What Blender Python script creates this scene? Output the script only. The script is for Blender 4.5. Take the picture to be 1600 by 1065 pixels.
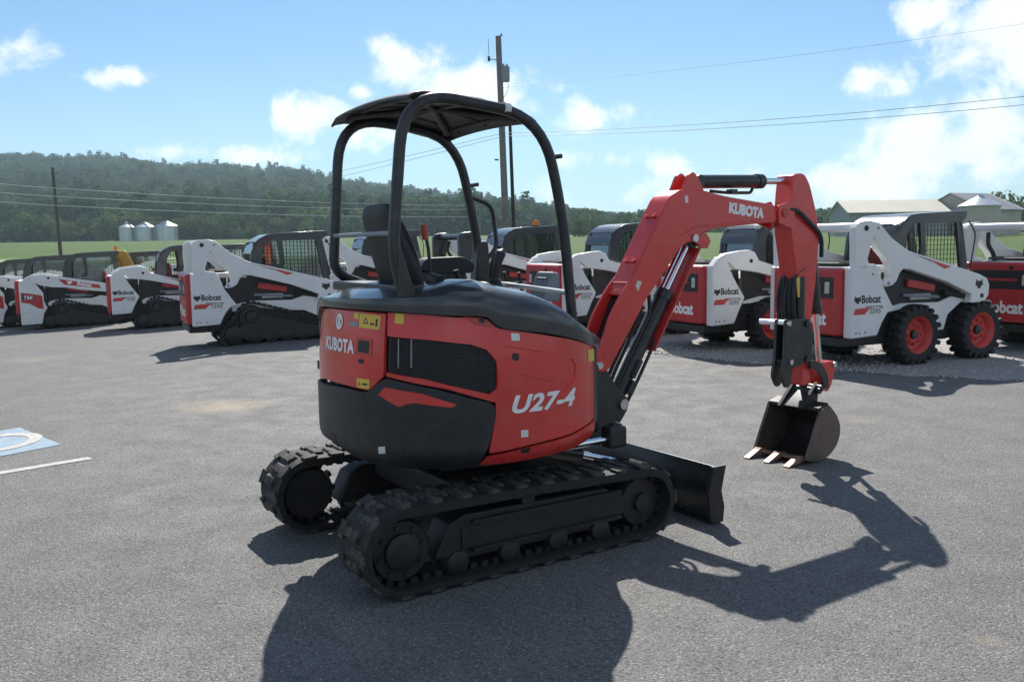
import bpy, bmesh, math, random
import numpy as np
from mathutils import Vector, Matrix
rnd = random.Random(7)
SC = bpy.context.scene
COL = SC.collection
for o in list(bpy.data.objects):
    bpy.data.objects.remove(o)

# ------------------------------------------------------------------ camera
FPX, CAM_H, HOR, ROLL = 1410.0, 1.64, 381.0, 0.0145      # measured in the 1600 px wide photograph
_a = math.atan((532.5 - HOR) / FPX)
_r = np.array([1, 0, 0.]); FWD = np.array([0, math.cos(_a), -math.sin(_a)]); _up = np.array([0, math.sin(_a), math.cos(_a)])
RT = math.cos(ROLL) * _r - math.sin(ROLL) * _up
UP = math.sin(ROLL) * _r + math.cos(ROLL) * _up
CAM = np.array([0, 0, CAM_H])
cam = bpy.data.cameras.new('camera'); cam.sensor_fit = 'HORIZONTAL'; cam.sensor_width = 36
cam.lens = FPX / 1600 * 36; cam.clip_start = 0.05; cam.clip_end = 6000
cam_o = bpy.data.objects.new('camera', cam); COL.objects.link(cam_o)
m = Matrix.Identity(4)
for i in range(3):
    m[i][0] = RT[i]; m[i][1] = UP[i]; m[i][2] = -FWD[i]; m[i][3] = CAM[i]
cam_o.matrix_world = m
SC.camera = cam_o

def ray(px, py): return FWD + RT * (px - 800) / FPX - UP * (py - 532.5) / FPX
def ground(px, py, z=0.0):
    r = ray(px, py); return CAM + r * (z - CAM_H) / r[2]
def atdepth(px, py, Y):
    r = ray(px, py); return CAM + r * (Y / r[1])

# ------------------------------------------------------------------ world, sun, exposure
SUN_EL, SUN_AZ = 43.2, 1.2      # the sun stands ahead of the camera, a touch to the left
W = bpy.data.worlds.new('World'); SC.world = W; W.use_nodes = True
nt = W.node_tree; nt.nodes.clear()
def N(tree, typ, **kw):
    n = tree.nodes.new(typ)
    for k, v in kw.items(): setattr(n, k, v)
    return n
def M_(tree, op, a, b=None, c=None, clamp=False):
    n = tree.nodes.new('ShaderNodeMath'); n.operation = op; n.use_clamp = clamp
    for i, v in enumerate((a, b, c)):
        if v is None: continue
        if isinstance(v, (int, float)): n.inputs[i].default_value = v
        else: tree.links.new(v, n.inputs[i])
    return n.outputs[0]
L = nt.links.new
tc = N(nt, 'ShaderNodeTexCoord'); sep = N(nt, 'ShaderNodeSeparateXYZ'); L(tc.outputs['Generated'], sep.inputs[0])
az = M_(nt, 'ARCTAN2', sep.outputs[0], sep.outputs[1]); el = M_(nt, 'ARCSINE', sep.outputs[2])
sky = N(nt, 'ShaderNodeTexSky', sky_type='NISHITA', sun_disc=False)
sky.sun_elevation = math.radians(SUN_EL); sky.sun_rotation = math.radians(-SUN_AZ)
sky.air_density = 1.0; sky.dust_density = 0.15; sky.ozone_density = 1.6; sky.altitude = 150
n1 = N(nt, 'ShaderNodeTexNoise'); n1.inputs['Scale'].default_value = 17; n1.inputs['Detail'].default_value = 10; n1.inputs['Roughness'].default_value = 0.60; n1.inputs['Distortion'].default_value = .25
L(tc.outputs['Generated'], n1.inputs['Vector'])
n2 = N(nt, 'ShaderNodeTexNoise'); n2.inputs['Scale'].default_value = 2.6; n2.inputs['Detail'].default_value = 3
L(tc.outputs['Generated'], n2.inputs['Vector'])
azel = N(nt, 'ShaderNodeCombineXYZ'); L(az, azel.inputs[0]); L(el, azel.inputs[1])
clouds = [(35, 75, 60, 34, 1), (165, 120, 62, 20, 1), (490, 178, 68, 40, 1), (640, 112, 66, 52, 1.35), (735, 145, 150, 58, 1.35), (830, 170, 55, 34, 1), (920, 182, 80, 36, 1),
          (1375, 118, 56, 32, 1.05), (1450, 25, 60, 40, .9), (1545, 50, 120, 70, 1.1), (1600, 110, 50, 60, 1), (1062, 250, 50, 24, .7), (950, 250, 70, 18, .55),
          (1500, 235, 190, 62, .9), (1340, 285, 190, 40, .8), (1570, 185, 100, 50, 1), (1420, 225, 60, 30, .8), (390, 243, 120, 14, .5), (240, 180, 14, 9, .5), (560, 145, 30, 16, .6), (1130, 300, 260, 26, .5), (250, 236, 90, 12, .4), (570, 200, 60, 26, .45)]
cur = None
for (cx, cy, rx, ry, w) in clouds:
    d = ray(cx, cy); d = d / np.linalg.norm(d)
    sub = N(nt, 'ShaderNodeVectorMath', operation='SUBTRACT'); L(azel.outputs[0], sub.inputs[0]); sub.inputs[1].default_value = (math.atan2(d[0], d[1]), math.asin(d[2]), 0)
    mul = N(nt, 'ShaderNodeVectorMath', operation='MULTIPLY'); L(sub.outputs[0], mul.inputs[0]); mul.inputs[1].default_value = (FPX / rx, FPX / ry, 0)
    ln = N(nt, 'ShaderNodeVectorMath', operation='LENGTH'); L(mul.outputs[0], ln.inputs[0])
    v = M_(nt, 'MULTIPLY', M_(nt, 'SUBTRACT', 1.0, ln.outputs['Value']), w)
    cur = v if cur is None else M_(nt, 'MAXIMUM', cur, v)
cur = M_(nt, 'MAXIMUM', cur, -1.3)
# unseen cumulus added round the rest of the sky, cover tuned for fill light
gen0 = M_(nt, 'SUBTRACT', M_(nt, 'MULTIPLY', n2.outputs['Fac'], 4.0), 1.95)
inview = N(nt, 'ShaderNodeMapRange'); L(sep.outputs[1], inview.inputs['Value']); inview.inputs['From Min'].default_value = .78; inview.inputs['From Max'].default_value = .86
gen = M_(nt, 'SUBTRACT', gen0, M_(nt, 'MULTIPLY', inview.outputs[0], 2.2))
base = M_(nt, 'MAXIMUM', cur, M_(nt, 'MINIMUM', gen, 0.5))
dens = M_(nt, 'ADD', base, M_(nt, 'MULTIPLY', M_(nt, 'SUBTRACT', n1.outputs['Fac'], 0.5), 3.4))
mr = N(nt, 'ShaderNodeMapRange', interpolation_type='SMOOTHSTEP'); L(dens, mr.inputs['Value'])
mr.inputs['From Min'].default_value = -0.02; mr.inputs['From Max'].default_value = 0.78
mr.inputs['To Min'].default_value = 0.0; mr.inputs['To Max'].default_value = 0.93
hz = N(nt, 'ShaderNodeMapRange', interpolation_type='SMOOTHSTEP'); L(el, hz.inputs['Value'])
hz.inputs['From Min'].default_value = 0.0; hz.inputs['From Max'].default_value = 0.22; hz.inputs['To Min'].default_value = 0.45; hz.inputs['To Max'].default_value = 0.0
tint = N(nt, 'ShaderNodeMixRGB', blend_type='MULTIPLY'); tint.inputs[0].default_value = 1; L(sky.outputs[0], tint.inputs[1]); tint.inputs[2].default_value = (.62, .81, .95, 1)
mixh = N(nt, 'ShaderNodeMixRGB'); L(hz.outputs[0], mixh.inputs[0]); L(tint.outputs[0], mixh.inputs[1]); mixh.inputs[2].default_value = (4.6, 6.1, 7.0, 1)
ccol = N(nt, 'ShaderNodeMixRGB'); L(n1.outputs['Fac'], ccol.inputs[0]); ccol.inputs[1].default_value = (7.2, 7.8, 8.6, 1); ccol.inputs[2].default_value = (11.5, 11.5, 11.5, 1)
mixc = N(nt, 'ShaderNodeMixRGB'); L(mr.outputs[0], mixc.inputs[0]); L(mixh.outputs[0], mixc.inputs[1]); L(ccol.outputs[0], mixc.inputs[2])
bg = N(nt, 'ShaderNodeBackground'); bg.inputs['Strength'].default_value = 0.081; L(mixc.outputs[0], bg.inputs['Color'])
wo = N(nt, 'ShaderNodeOutputWorld'); L(bg.outputs[0], wo.inputs['Surface'])

sun = bpy.data.lights.new('sun', 'SUN'); sun.energy = 5.0; sun.angle = math.radians(0.53); sun.color = (1, .95, .87)
sun_o = bpy.data.objects.new('sun', sun); COL.objects.link(sun_o); sun_o.rotation_euler = (math.radians(-(90 - SUN_EL)), 0, math.radians(SUN_AZ)); sun_o.location = (0, 20, 40)

SC.view_settings.view_transform = 'Standard'; SC.view_settings.look = 'None'; SC.view_settings.gamma = 1; SC.view_settings.use_curve_mapping = False
SC.view_settings.exposure = 0.50
SC.cycles.max_bounces = 6; SC.cycles.diffuse_bounces = 3; SC.cycles.glossy_bounces = 3; SC.cycles.transparent_max_bounces = 12
SC.cycles.caustics_reflective = False; SC.cycles.caustics_refractive = False

# ------------------------------------------------------------------ helpers: materials
def mat(name, color, rough=.5, metal=0.0, var=.12, vscale=6.0, bump=0.0, bscale=60.0, dust=0.0, dustcol=(.30, .26, .21), spec=.5, coat=0.0):
    m = bpy.data.materials.new(name); m.use_nodes = True; t = m.node_tree; b = t.nodes['Principled BSDF']; l = t.links.new
    tcn = N(t, 'ShaderNodeTexCoord')
    nz = N(t, 'ShaderNodeTexNoise'); nz.inputs['Scale'].default_value = vscale; nz.inputs['Detail'].default_value = 6; nz.inputs['Roughness'].default_value = .6; l(tcn.outputs['Object'], nz.inputs['Vector'])
    cr = N(t, 'ShaderNodeValToRGB'); l(nz.outputs['Fac'], cr.inputs[0])
    cr.color_ramp.elements[0].position = .3; cr.color_ramp.elements[1].position = .7
    cr.color_ramp.elements[0].color = tuple(c * (1 - var) for c in color) + (1,)
    cr.color_ramp.elements[1].color = tuple(min(1, c * (1 + var)) for c in color) + (1,)
    out = cr.outputs[0]
    if dust:
        nd = N(t, 'ShaderNodeTexNoise'); nd.inputs['Scale'].default_value = vscale * 2.3; nd.inputs['Detail'].default_value = 8; nd.inputs['Roughness'].default_value = .7; l(tcn.outputs['Object'], nd.inputs['Vector'])
        mp = N(t, 'ShaderNodeMapRange'); l(nd.outputs['Fac'], mp.inputs[0]); mp.inputs[1].default_value = .45; mp.inputs[2].default_value = .75; mp.inputs[4].default_value = dust
        mx = N(t, 'ShaderNodeMixRGB'); l(mp.outputs[0], mx.inputs[0]); l(out, mx.inputs[1]); mx.inputs[2].default_value = dustcol + (1,); out = mx.outputs[0]
    l(out, b.inputs['Base Color'])
    rr = N(t, 'ShaderNodeMapRange'); l(nz.outputs['Fac'], rr.inputs[0]); rr.inputs[3].default_value = max(0.02, rough - .1); rr.inputs[4].default_value = min(1, rough + .12); l(rr.outputs[0], b.inputs['Roughness'])
    b.inputs['Metallic'].default_value = metal; b.inputs['Specular IOR Level'].default_value = spec; b.inputs['Coat Weight'].default_value = coat
    if bump:
        nb = N(t, 'ShaderNodeTexNoise'); nb.inputs['Scale'].default_value = bscale; nb.inputs['Detail'].default_value = 4; l(tcn.outputs['Object'], nb.inputs['Vector'])
        bp = N(t, 'ShaderNodeBump'); bp.inputs['Strength'].default_value = bump; bp.inputs['Distance'].default_value = .01; l(nb.outputs['Fac'], bp.inputs['Height']); l(bp.outputs[0], b.inputs['Normal'])
    return m
MT = {}
MT['orange'] = mat('excavator_red_paint', (.66, .042, .036), .27, var=.12, vscale=3, dust=.15, coat=.25)
MT['orange_old'] = mat('worn_red_paint', (.50, .06, .035), .45, var=.2, vscale=9, dust=.35)
MT['plastic'] = mat('black_plastic', (.016, .018, .021), .48, var=.2, vscale=5, bump=.12, bscale=350, dust=.22, dustcol=(.12, .11, .10))
MT['cover'] = mat('dark_grey_plastic_cover', (.036, .041, .046), .23, var=.12, vscale=3, bump=.03, bscale=400, coat=.35, dust=.15, dustcol=(.2, .19, .18))
MT['blackpaint'] = mat('black_steel_paint', (.018, .020, .022), .30, var=.2, vscale=5, dust=.12)
MT['rubber'] = mat('track_rubber', (.013, .0125, .012), .75, var=.25, vscale=12, bump=.3, bscale=90, dust=.10, dustcol=(.17, .15, .13))
MT['lug'] = mat('dusty_track_lug', (.016, .0155, .015), .8, var=.35, vscale=10, bump=.4, bscale=90, dust=.7, dustcol=(.20, .175, .145))
MT['tyre'] = mat('tyre_rubber', (.020, .020, .021), .75, var=.25, vscale=12, bump=.3, bscale=90, dust=.15, dustcol=(.12, .11, .10))
MT['steel'] = mat('dark_steel', (.026, .024, .023), .55, metal=.3, var=.3, vscale=9, dust=.14, dustcol=(.14, .10, .08), bump=.15)
MT['chrome'] = mat('chromed_rod', (.75, .75, .76), .12, metal=1, var=.04)
MT['bucket'] = mat('worn_bucket_steel', (.13, .095, .075), .5, metal=.35, var=.35, vscale=8, dust=.5, dustcol=(.20, .13, .09), bump=.3)
MT['bucket_shade'] = mat('bucket_painted_shade', (.03, .027, .025), .55, metal=.3, var=.3, vscale=8)  # near-black because the shade inside the bucket is put into the colour
MT['tooth'] = mat('bare_rusty_tooth', (.30, .19, .13), .5, metal=.4, var=.25, vscale=20)
MT['vinyl'] = mat('black_seat_vinyl', (.022, .023, .025), .55, var=.15, bump=.1, bscale=200)
MT['grey'] = mat('grey_plastic', (.22, .25, .28), .5, var=.1)
MT['white'] = mat('white_machine_paint', (.78, .78, .77), .32, var=.04, vscale=3, dust=.10, dustcol=(.45, .42, .37))
MT['wgrey'] = mat('pale_grey_plastic', (.40, .41, .41), .5, var=.1, dust=.2)
MT['bred'] = mat('tail_door_red', (.50, .030, .030), .38, var=.1, vscale=4, dust=.12)
MT['rimred'] = mat('rim_red_paint', (.58, .05, .04), .45, var=.12, vscale=9, dust=.25)
MT['black'] = mat('black_loader_body', (.014, .014, .015), .5, var=.2, dust=.08)
MT['engine'] = mat('black_engine_cover', (.05, .05, .052), .5, var=.2, dust=.3)
MT['letter_w'] = mat('white_decal', (.86, .86, .85), .5, var=.05)
MT['letter_k'] = mat('black_decal', (.02, .02, .02), .5, var=.05)
MT['letter_g'] = mat('grey_decal', (.28, .28, .28), .5, var=.05)
MT['yellow'] = mat('yellow_warning_decal', (.72, .50, .07), .45, var=.08)
MT['yellowpaint'] = mat('yellow_machine_paint', (.62, .33, .03), .4, var=.1, dust=.2)
MT['silver'] = mat('silver_metal', (.60, .60, .60), .3, metal=.9, var=.1)
MT['amber'] = mat('amber_beacon_lens', (.85, .22, .01), .25, var=.2)
MT['lamp'] = mat('tail_light_lens', (.55, .55, .5), .25, var=.1)
MT['silo'] = mat('galvanised_steel', (.55, .57, .58), .38, metal=.55, var=.10, vscale=.6)
MT['roofm'] = mat('pale_barn_roof', (.56, .53, .44), .6, var=.06, vscale=.3)
MT['barnwall'] = mat('grey_barn_siding', (.30, .31, .33), .7, var=.08, vscale=.5)
MT['barnwall2'] = mat('tan_barn_siding', (.46, .42, .36), .7, var=.08, vscale=.5)
MT['wood'] = mat('weathered_pole_wood', (.19, .175, .16), .85, var=.25, vscale=4, bump=.3, bscale=40)
MT['wire_sunlit'] = mat('painted_sunlit_wire', (.62, .64, .62), .45, metal=.2)  # lighter than the other wire: sunlight on it put into the base colour
MT['darkwood'] = mat('dark_pole_wood', (.085, .070, .060), .85, var=.25, vscale=4)
MT['wire'] = mat('wire_aluminium', (.16, .17, .18), .5, metal=.5)
MT['sticker_w'] = mat('white_label', (.72, .72, .72), .5, var=.03)
MT['blue'] = mat('blue_ground_paint', (.26, .36, .45), .8, var=.22, vscale=12, bump=.5, bscale=120, dust=1.0, dustcol=(.24, .25, .26))
MT['wpaint'] = mat('worn_white_ground_paint', (.52, .51, .47), .8, var=.14, vscale=14, bump=.5, bscale=120, dust=.95, dustcol=(.20, .20, .195))
def glass_mat():
    m = bpy.data.materials.new('cab_glass'); m.use_nodes = True; t = m.node_tree; t.nodes.clear()
    tr = N(t, 'ShaderNodeBsdfTransparent'); tr.inputs[0].default_value = (.62, .70, .69, 1)
    gl = N(t, 'ShaderNodeBsdfGlossy'); gl.inputs['Roughness'].default_value = .04; gl.inputs[0].default_value = (.9, .95, 1, 1)
    fr = N(t, 'ShaderNodeFresnel'); fr.inputs[0].default_value = 1.6
    ad = M_(t, 'ADD', fr.outputs[0], .15)
    mx = N(t, 'ShaderNodeMixShader'); t.links.new(ad, mx.inputs[0]); t.links.new(tr.outputs[0], mx.inputs[1]); t.links.new(gl.outputs[0], mx.inputs[2])
    o = N(t, 'ShaderNodeOutputMaterial'); t.links.new(mx.outputs[0], o.inputs[0]); return m
MT['glass'] = glass_mat()
def leaf_mat(name, c1, c2, obj_random=True):
    m = bpy.data.materials.new(name); m.use_nodes = True; t = m.node_tree; t.nodes.clear(); l = t.links.new
    oi = N(t, 'ShaderNodeObjectInfo'); geo = N(t, 'ShaderNodeNewGeometry')
    a = M_(t, 'MULTIPLY', oi.outputs['Random'], .75); b = M_(t, 'MULTIPLY', geo.outputs['Random Per Island'], .25); s = M_(t, 'ADD', a, b)
    mx = N(t, 'ShaderNodeMixRGB'); l(s, mx.inputs[0]); mx.inputs[1].default_value = c1 + (1,); mx.inputs[2].default_value = c2 + (1,)
    di = N(t, 'ShaderNodeBsdfDiffuse'); tl = N(t, 'ShaderNodeBsdfTranslucent'); l(mx.outputs[0], di.inputs[0]); l(mx.outputs[0], tl.inputs[0])
    ms = N(t, 'ShaderNodeMixShader'); ms.inputs[0].default_value = .35; l(di.outputs[0], ms.inputs[1]); l(tl.outputs[0], ms.inputs[2])
    o = N(t, 'ShaderNodeOutputMaterial'); l(ms.outputs[0], o.inputs[0]); return m
MT['leaf'] = leaf_mat('forest_leaves', (.016, .036, .014), (.095, .142, .055))
MT['leaf2'] = leaf_mat('edge_tree_leaves', (.055, .092, .030), (.15, .20, .075))
MT['bark'] = mat('tree_bark', (.10, .08, .065), .9, var=.3)

# ------------------------------------------------------------------ helpers: meshes
class MB:
    def __init__(s): s.v = []; s.f = []
    def add(s, v, f):
        k = len(s.v); s.v += [tuple(map(float, p)) for p in v]; s.f += [tuple(i + k for i in q) for q in f]; return s
    def box(s, c, d, rz=0.0, ry=0.0, rx=0.0, taper=1.0):
        R = Matrix.Rotation(rz, 3, 'Z') @ Matrix.Rotation(ry, 3, 'Y') @ Matrix.Rotation(rx, 3, 'X'); v = []
        for sx, sy, sz in ((-1, -1, -1), (1, -1, -1), (1, 1, -1), (-1, 1, -1), (-1, -1, 1), (1, -1, 1), (1, 1, 1), (-1, 1, 1)):
            k = taper if sz > 0 else 1
            p = R @ Vector((sx * d[0] / 2 * k, sy * d[1] / 2 * k, sz * d[2] / 2)); v.append((c[0] + p.x, c[1] + p.y, c[2] + p.z))
        return s.add(v, [(0, 3, 2, 1), (4, 5, 6, 7), (0, 1, 5, 4), (1, 2, 6, 5), (2, 3, 7, 6), (3, 0, 4, 7)])
    def prism(s, poly, y0, y1):
        "outline in (x, z) given a thickness along y"
        n = len(poly); ar = sum(poly[i][0] * poly[(i + 1) % n][1] - poly[(i + 1) % n][0] * poly[i][1] for i in range(n))
        if ar < 0: poly = list(poly)[::-1]
        v = [(p[0], y0, p[1]) for p in poly] + [(p[0], y1, p[1]) for p in poly]
        f = [tuple(range(n)), tuple(range(2 * n - 1, n - 1, -1))] + [(i, n + i, n + (i + 1) % n, (i + 1) % n) for i in range(n)]
        f = [f[0], f[1]] + [tuple(reversed(q)) for q in f[2:]]
        return s.add(v, [tuple(reversed(q)) for q in f] if y0 > y1 else f)
    def tube(s, pts, r, n=10, caps=True, closed=False):
        P = [np.array(p, float) for p in pts]; k = len(P); rs = r if isinstance(r, (list, tuple)) else [r] * k
        T = []
        for i in range(k):
            a = P[(i + 1) % k if closed else min(i + 1, k - 1)] - P[(i - 1) % k if closed else max(i - 1, 0)]; T.append(a / (np.linalg.norm(a) + 1e-12))
        ref = np.array([0, 0, 1.]) if abs(T[0][2]) < .9 else np.array([1., 0, 0]); u = np.cross(T[0], ref); u /= np.linalg.norm(u)
        v = []
        for i in range(k):
            u = u - T[i] * (u @ T[i]); u /= np.linalg.norm(u); w = np.cross(T[i], u)
            for j in range(n):
                t = 2 * math.pi * j / n; v.append(P[i] + rs[i] * (math.cos(t) * u + math.sin(t) * w))
        f = []
        for i in range(k if closed else k - 1):
            a, b = i * n, ((i + 1) % k) * n
            for j in range(n): f.append((a + j, a + (j + 1) % n, b + (j + 1) % n, b + j))
        if caps and not closed: f += [tuple(range(n - 1, -1, -1)), tuple((k - 1) * n + j for j in range(n))]
        return s.add(v, f)
    def lathe(s, prof, o=(0, 0, 0), axis='y', n=32):
        "prof: list of (radius, along-axis); revolved about the axis through o"
        v = []; f = []
        for (r, h) in prof:
            for j in range(n):
                t = 2 * math.pi * j / n; c, q = r * math.cos(t), r * math.sin(t)
                v.append((o[0] + c, o[1] + h, o[2] + q) if axis == 'y' else (o[0] + c, o[1] + q, o[2] + h))
        for i in range(len(prof) - 1):
            for j in range(n):
                q = (i * n + j, i * n + (j + 1) % n, (i + 1) * n + (j + 1) % n, (i + 1) * n + j); f.append(q if axis != 'y' else q[::-1])
        return s.add(v, f)
    def mirror_y(s):
        return s.add([(x, -y, z) for x, y, z in s.v], [tuple(reversed(q)) for q in s.f]) if s.v else s
    def mesh(s, name, m, smooth=35):
        me = bpy.data.meshes.new(name); me.from_pydata(s.v, [], s.f); me.materials.append(m)
        b = bmesh.new(); b.from_mesh(me); bmesh.ops.recalc_face_normals(b, faces=b.faces); b.to_mesh(me); b.free()
        if smooth:
            me.shade_smooth(); me.set_sharp_from_angle(angle=math.radians(smooth))
        me.update(); return me
    def build(s, name, m, parent=None, smooth=35, bevel=0.0, seg=2):
        o = bpy.data.objects.new(name, s.mesh(name, m, smooth)); COL.objects.link(o); o.parent = parent
        if bevel: bev(o, bevel, seg)
        return o
def bev(o, w, seg=2, ang=35):
    b = o.modifiers.new('bevel', 'BEVEL'); b.width = w; b.segments = seg; b.limit_method = 'ANGLE'; b.angle_limit = math.radians(ang); b.harden_normals = True; return o
def tag(o, label=None, cat=None, group=None, kind=None):
    for k, v in (('label', label), ('category', cat), ('group', group), ('kind', kind)):
        if v: o[k] = v
    return o
def empty(name, loc, rz=0.0, parent=None):
    o = bpy.data.objects.new(name, None); COL.objects.link(o); o.location = loc; o.rotation_euler = (0, 0, rz); o.empty_display_size = .2; o.parent = parent; return o
def link(name, me, parent, loc=(0, 0, 0), rot=(0, 0, 0)):
    o = bpy.data.objects.new(name, me); COL.objects.link(o); o.parent = parent; o.location = loc; o.rotation_euler = rot; return o
KIDS = {}
def copy_tree(o, parent=None):
    c = o.copy(); COL.objects.link(c)
    if parent is not None: c.parent = parent
    for ch in o.children: copy_tree(ch, c)
    return c
def fillet(pts, r, n=7):
    out = [np.array(pts[0], float)]
    for i in range(1, len(pts) - 1):
        p = np.array(pts[i], float); a = np.array(pts[i - 1], float) - p; b = np.array(pts[i + 1], float) - p
        la, lb = np.linalg.norm(a), np.linalg.norm(b); rr = r[i] if isinstance(r, (list, tuple)) else r
        d = min(rr, la * .49, lb * .49); p0 = p + a / la * d; p1 = p + b / lb * d
        for k in range(n + 1):
            t = k / n; out.append((1 - t) ** 2 * p0 + 2 * t * (1 - t) * p + t * t * p1)
    out.append(np.array(pts[-1], float)); return out
def hull(circles, n=48):
    pts = [(x + r * math.cos(2 * math.pi * k / n), z + r * math.sin(2 * math.pi * k / n)) for x, z, r in circles for k in range(n)]
    pts = sorted(set((round(a, 5), round(b, 5)) for a, b in pts))
    def half(P):
        h = []
        for p in P:
            while len(h) > 1 and (h[-1][0] - h[-2][0]) * (p[1] - h[-2][1]) - (h[-1][1] - h[-2][1]) * (p[0] - h[-2][0]) <= 0: h.pop()
            h.append(p)
        return h
    a, b = half(pts), half(pts[::-1]); return a[:-1] + b[:-1]
def resample(poly, n):
    P = np.array(poly + [poly[0]], float); d = np.r_[0, np.cumsum(np.linalg.norm(np.diff(P, axis=0), axis=1))]
    s = np.arange(n) / n * d[-1]; return np.stack([np.interp(s, d, P[:, 0]), np.interp(s, d, P[:, 1])], 1)
_fc = {}
def text_flat(txt, size, bold=0.0, shear=0.0, sx=1.0, space=1.0):
    "flat lettering as (verts, faces) in x,y, centred on its middle"
    c = bpy.data.curves.new('lettering', 'FONT'); c.body = txt; c.size = size; c.align_x = 'CENTER'; c.align_y = 'CENTER'; c.offset = bold; c.shear = shear; c.resolution_u = 3; c.space_character = space
    o = bpy.data.objects.new('lettering', c); COL.objects.link(o); bpy.context.view_layer.update()
    me = bpy.data.meshes.new_from_object(o.evaluated_get(bpy.context.evaluated_depsgraph_get()))
    v = [(p.co.x * sx, p.co.y) for p in me.vertices]; f = [tuple(q.vertices) for q in me.polygons]
    bpy.data.objects.remove(o); bpy.data.curves.remove(c); bpy.data.meshes.remove(me); return v, f
def flat_decal(name, vf, fn, m, parent):
    v, f = vf; return MB().add([fn(x, y) for x, y in v], f).build(name, m, parent, smooth=0)

# ------------------------------------------------------------------ ground, field, hill
def gz(X, Y):
    X = np.asarray(X, float); Y = np.asarray(Y, float)
    s = np.clip((Y - 6) / 9, 0, 1); drop = -.045 * np.clip(-X - 4.0, 0, 13) * s
    k = np.clip((Y - 45) / 40, 0, 1); drop = drop * (1 - k)
    rise = .0165 * np.where(Y > 44, (Y - 44) * np.clip((Y - 44) / 30, 0, 1), 0)
    return drop + rise
def sheet(name, xs, ys, m, zoff=0.0, kind='structure', zf=gz):
    X, Y = np.meshgrid(xs, ys); Z = zf(X, Y) + zoff; nx, ny = len(xs), len(ys)
    v = np.stack([X.ravel(), Y.ravel(), Z.ravel()], 1).tolist()
    f = [(j * nx + i, j * nx + i + 1, (j + 1) * nx + i + 1, (j + 1) * nx + i) for j in range(ny - 1) for i in range(nx - 1)]
    me = bpy.data.meshes.new(name); me.from_pydata(v, [], f); me.materials.append(m); me.shade_smooth()
    o = bpy.data.objects.new(name, me); COL.objects.link(o); tag(o, kind=kind); return o
def asphalt_mat():
    m = bpy.data.materials.new('worn_asphalt'); m.use_nodes = True; t = m.node_tree; b = t.nodes['Principled BSDF']; l = t.links.new
    tcn = N(t, 'ShaderNodeTexCoord'); P = tcn.outputs['Object']
    def noise(sc, de=5, ro=.6):
        n = N(t, 'ShaderNodeTexNoise'); n.inputs['Scale'].default_value = sc; n.inputs['Detail'].default_value = de; n.inputs['Roughness'].default_value = ro; l(P, n.inputs['Vector']); return n.outputs['Fac']
    def rng(x, a, bb, c, d):
        r = N(t, 'ShaderNodeMapRange'); l(x, r.inputs[0]); r.inputs[1].default_value = a; r.inputs[2].default_value = bb; r.inputs[3].default_value = c; r.inputs[4].default_value = d; return r.outputs[0]
    vo = N(t, 'ShaderNodeTexVoronoi'); vo.inputs['Scale'].default_value = 95; l(P, vo.inputs['Vector'])
    stone = N(t, 'ShaderNodeSeparateColor'); l(vo.outputs['Color'], stone.inputs[0])
    big = rng(noise(.35, 4), .3, .7, 0, 1); mid = rng(noise(2.2, 6), .3, .7, 0, 1)
    base = N(t, 'ShaderNodeMixRGB'); l(M_(t, 'ADD', M_(t, 'MULTIPLY', big, .55), M_(t, 'MULTIPLY', mid, .45)), base.inputs[0])
    base.inputs[1].default_value = (.122, .122, .123, 1); base.inputs[2].default_value = (.178, .175, .170, 1)
    sp = rng(stone.outputs[0], .66, .92, 0, .72); grit = M_(t, 'MULTIPLY', sp, rng(vo.outputs['Distance'], .15, .55, 1, 0))
    m1 = N(t, 'ShaderNodeMixRGB'); l(grit, m1.inputs[0]); l(base.outputs[0], m1.inputs[1]); m1.inputs[2].default_value = (.50, .48, .45, 1)
    dk = rng(stone.outputs[1], .6, .9, 0, .6)
    m2 = N(t, 'ShaderNodeMixRGB'); m2.blend_type = 'MIX'; l(dk, m2.inputs[0]); l(m1.outputs[0], m2.inputs[1]); m2.inputs[2].default_value = (.045, .045, .046, 1)
    # rusty / sandy stains
    st = rng(noise(.9, 6, .7), .66, .76, 0, .35)
    m3 = N(t, 'ShaderNodeMixRGB'); l(st, m3.inputs[0]); l(m2.outputs[0], m3.inputs[1]); m3.inputs[2].default_value = (.23, .19, .14, 1)
    # sand spilt in a few places: long patches with ragged edges
    out = m3.outputs[0]; gp = N(t, 'ShaderNodeNewGeometry'); rag = noise(7, 6, .7)
    for (px, py, rx, ry, w) in ((352, 634, .62, .55, .55), (300, 628, .3, .3, .2), (1345, 657, .24, .16, .22), (1290, 640, .2, .2, .12), (1545, 1000, .10, .08, .2), (60, 545, .8, .8, .18)):
        c = ground(px, py); sb = N(t, 'ShaderNodeVectorMath', operation='SUBTRACT'); l(gp.outputs['Position'], sb.inputs[0]); sb.inputs[1].default_value = (c[0], c[1], 0)
        ml = N(t, 'ShaderNodeVectorMath', operation='MULTIPLY'); l(sb.outputs[0], ml.inputs[0]); ml.inputs[1].default_value = (1 / rx, 1 / ry, 0)
        le = N(t, 'ShaderNodeVectorMath', operation='LENGTH'); l(ml.outputs[0], le.inputs[0])
        k = rng(M_(t, 'ADD', le.outputs['Value'], M_(t, 'MULTIPLY', rag, 1.3)), .75, 1.6, w, 0)
        mz = N(t, 'ShaderNodeMixRGB'); l(k, mz.inputs[0]); l(out, mz.inputs[1]); mz.inputs[2].default_value = (.40, .33, .22, 1); out = mz.outputs[0]
    l(out, b.inputs['Base Color'])
    l(rng(noise(3, 4), .3, .7, .62, .85), b.inputs['Roughness']); b.inputs['Specular IOR Level'].default_value = .22
    bp = N(t, 'ShaderNodeBump'); bp.inputs['Strength'].default_value = .7; bp.inputs['Distance'].default_value = .006
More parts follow.
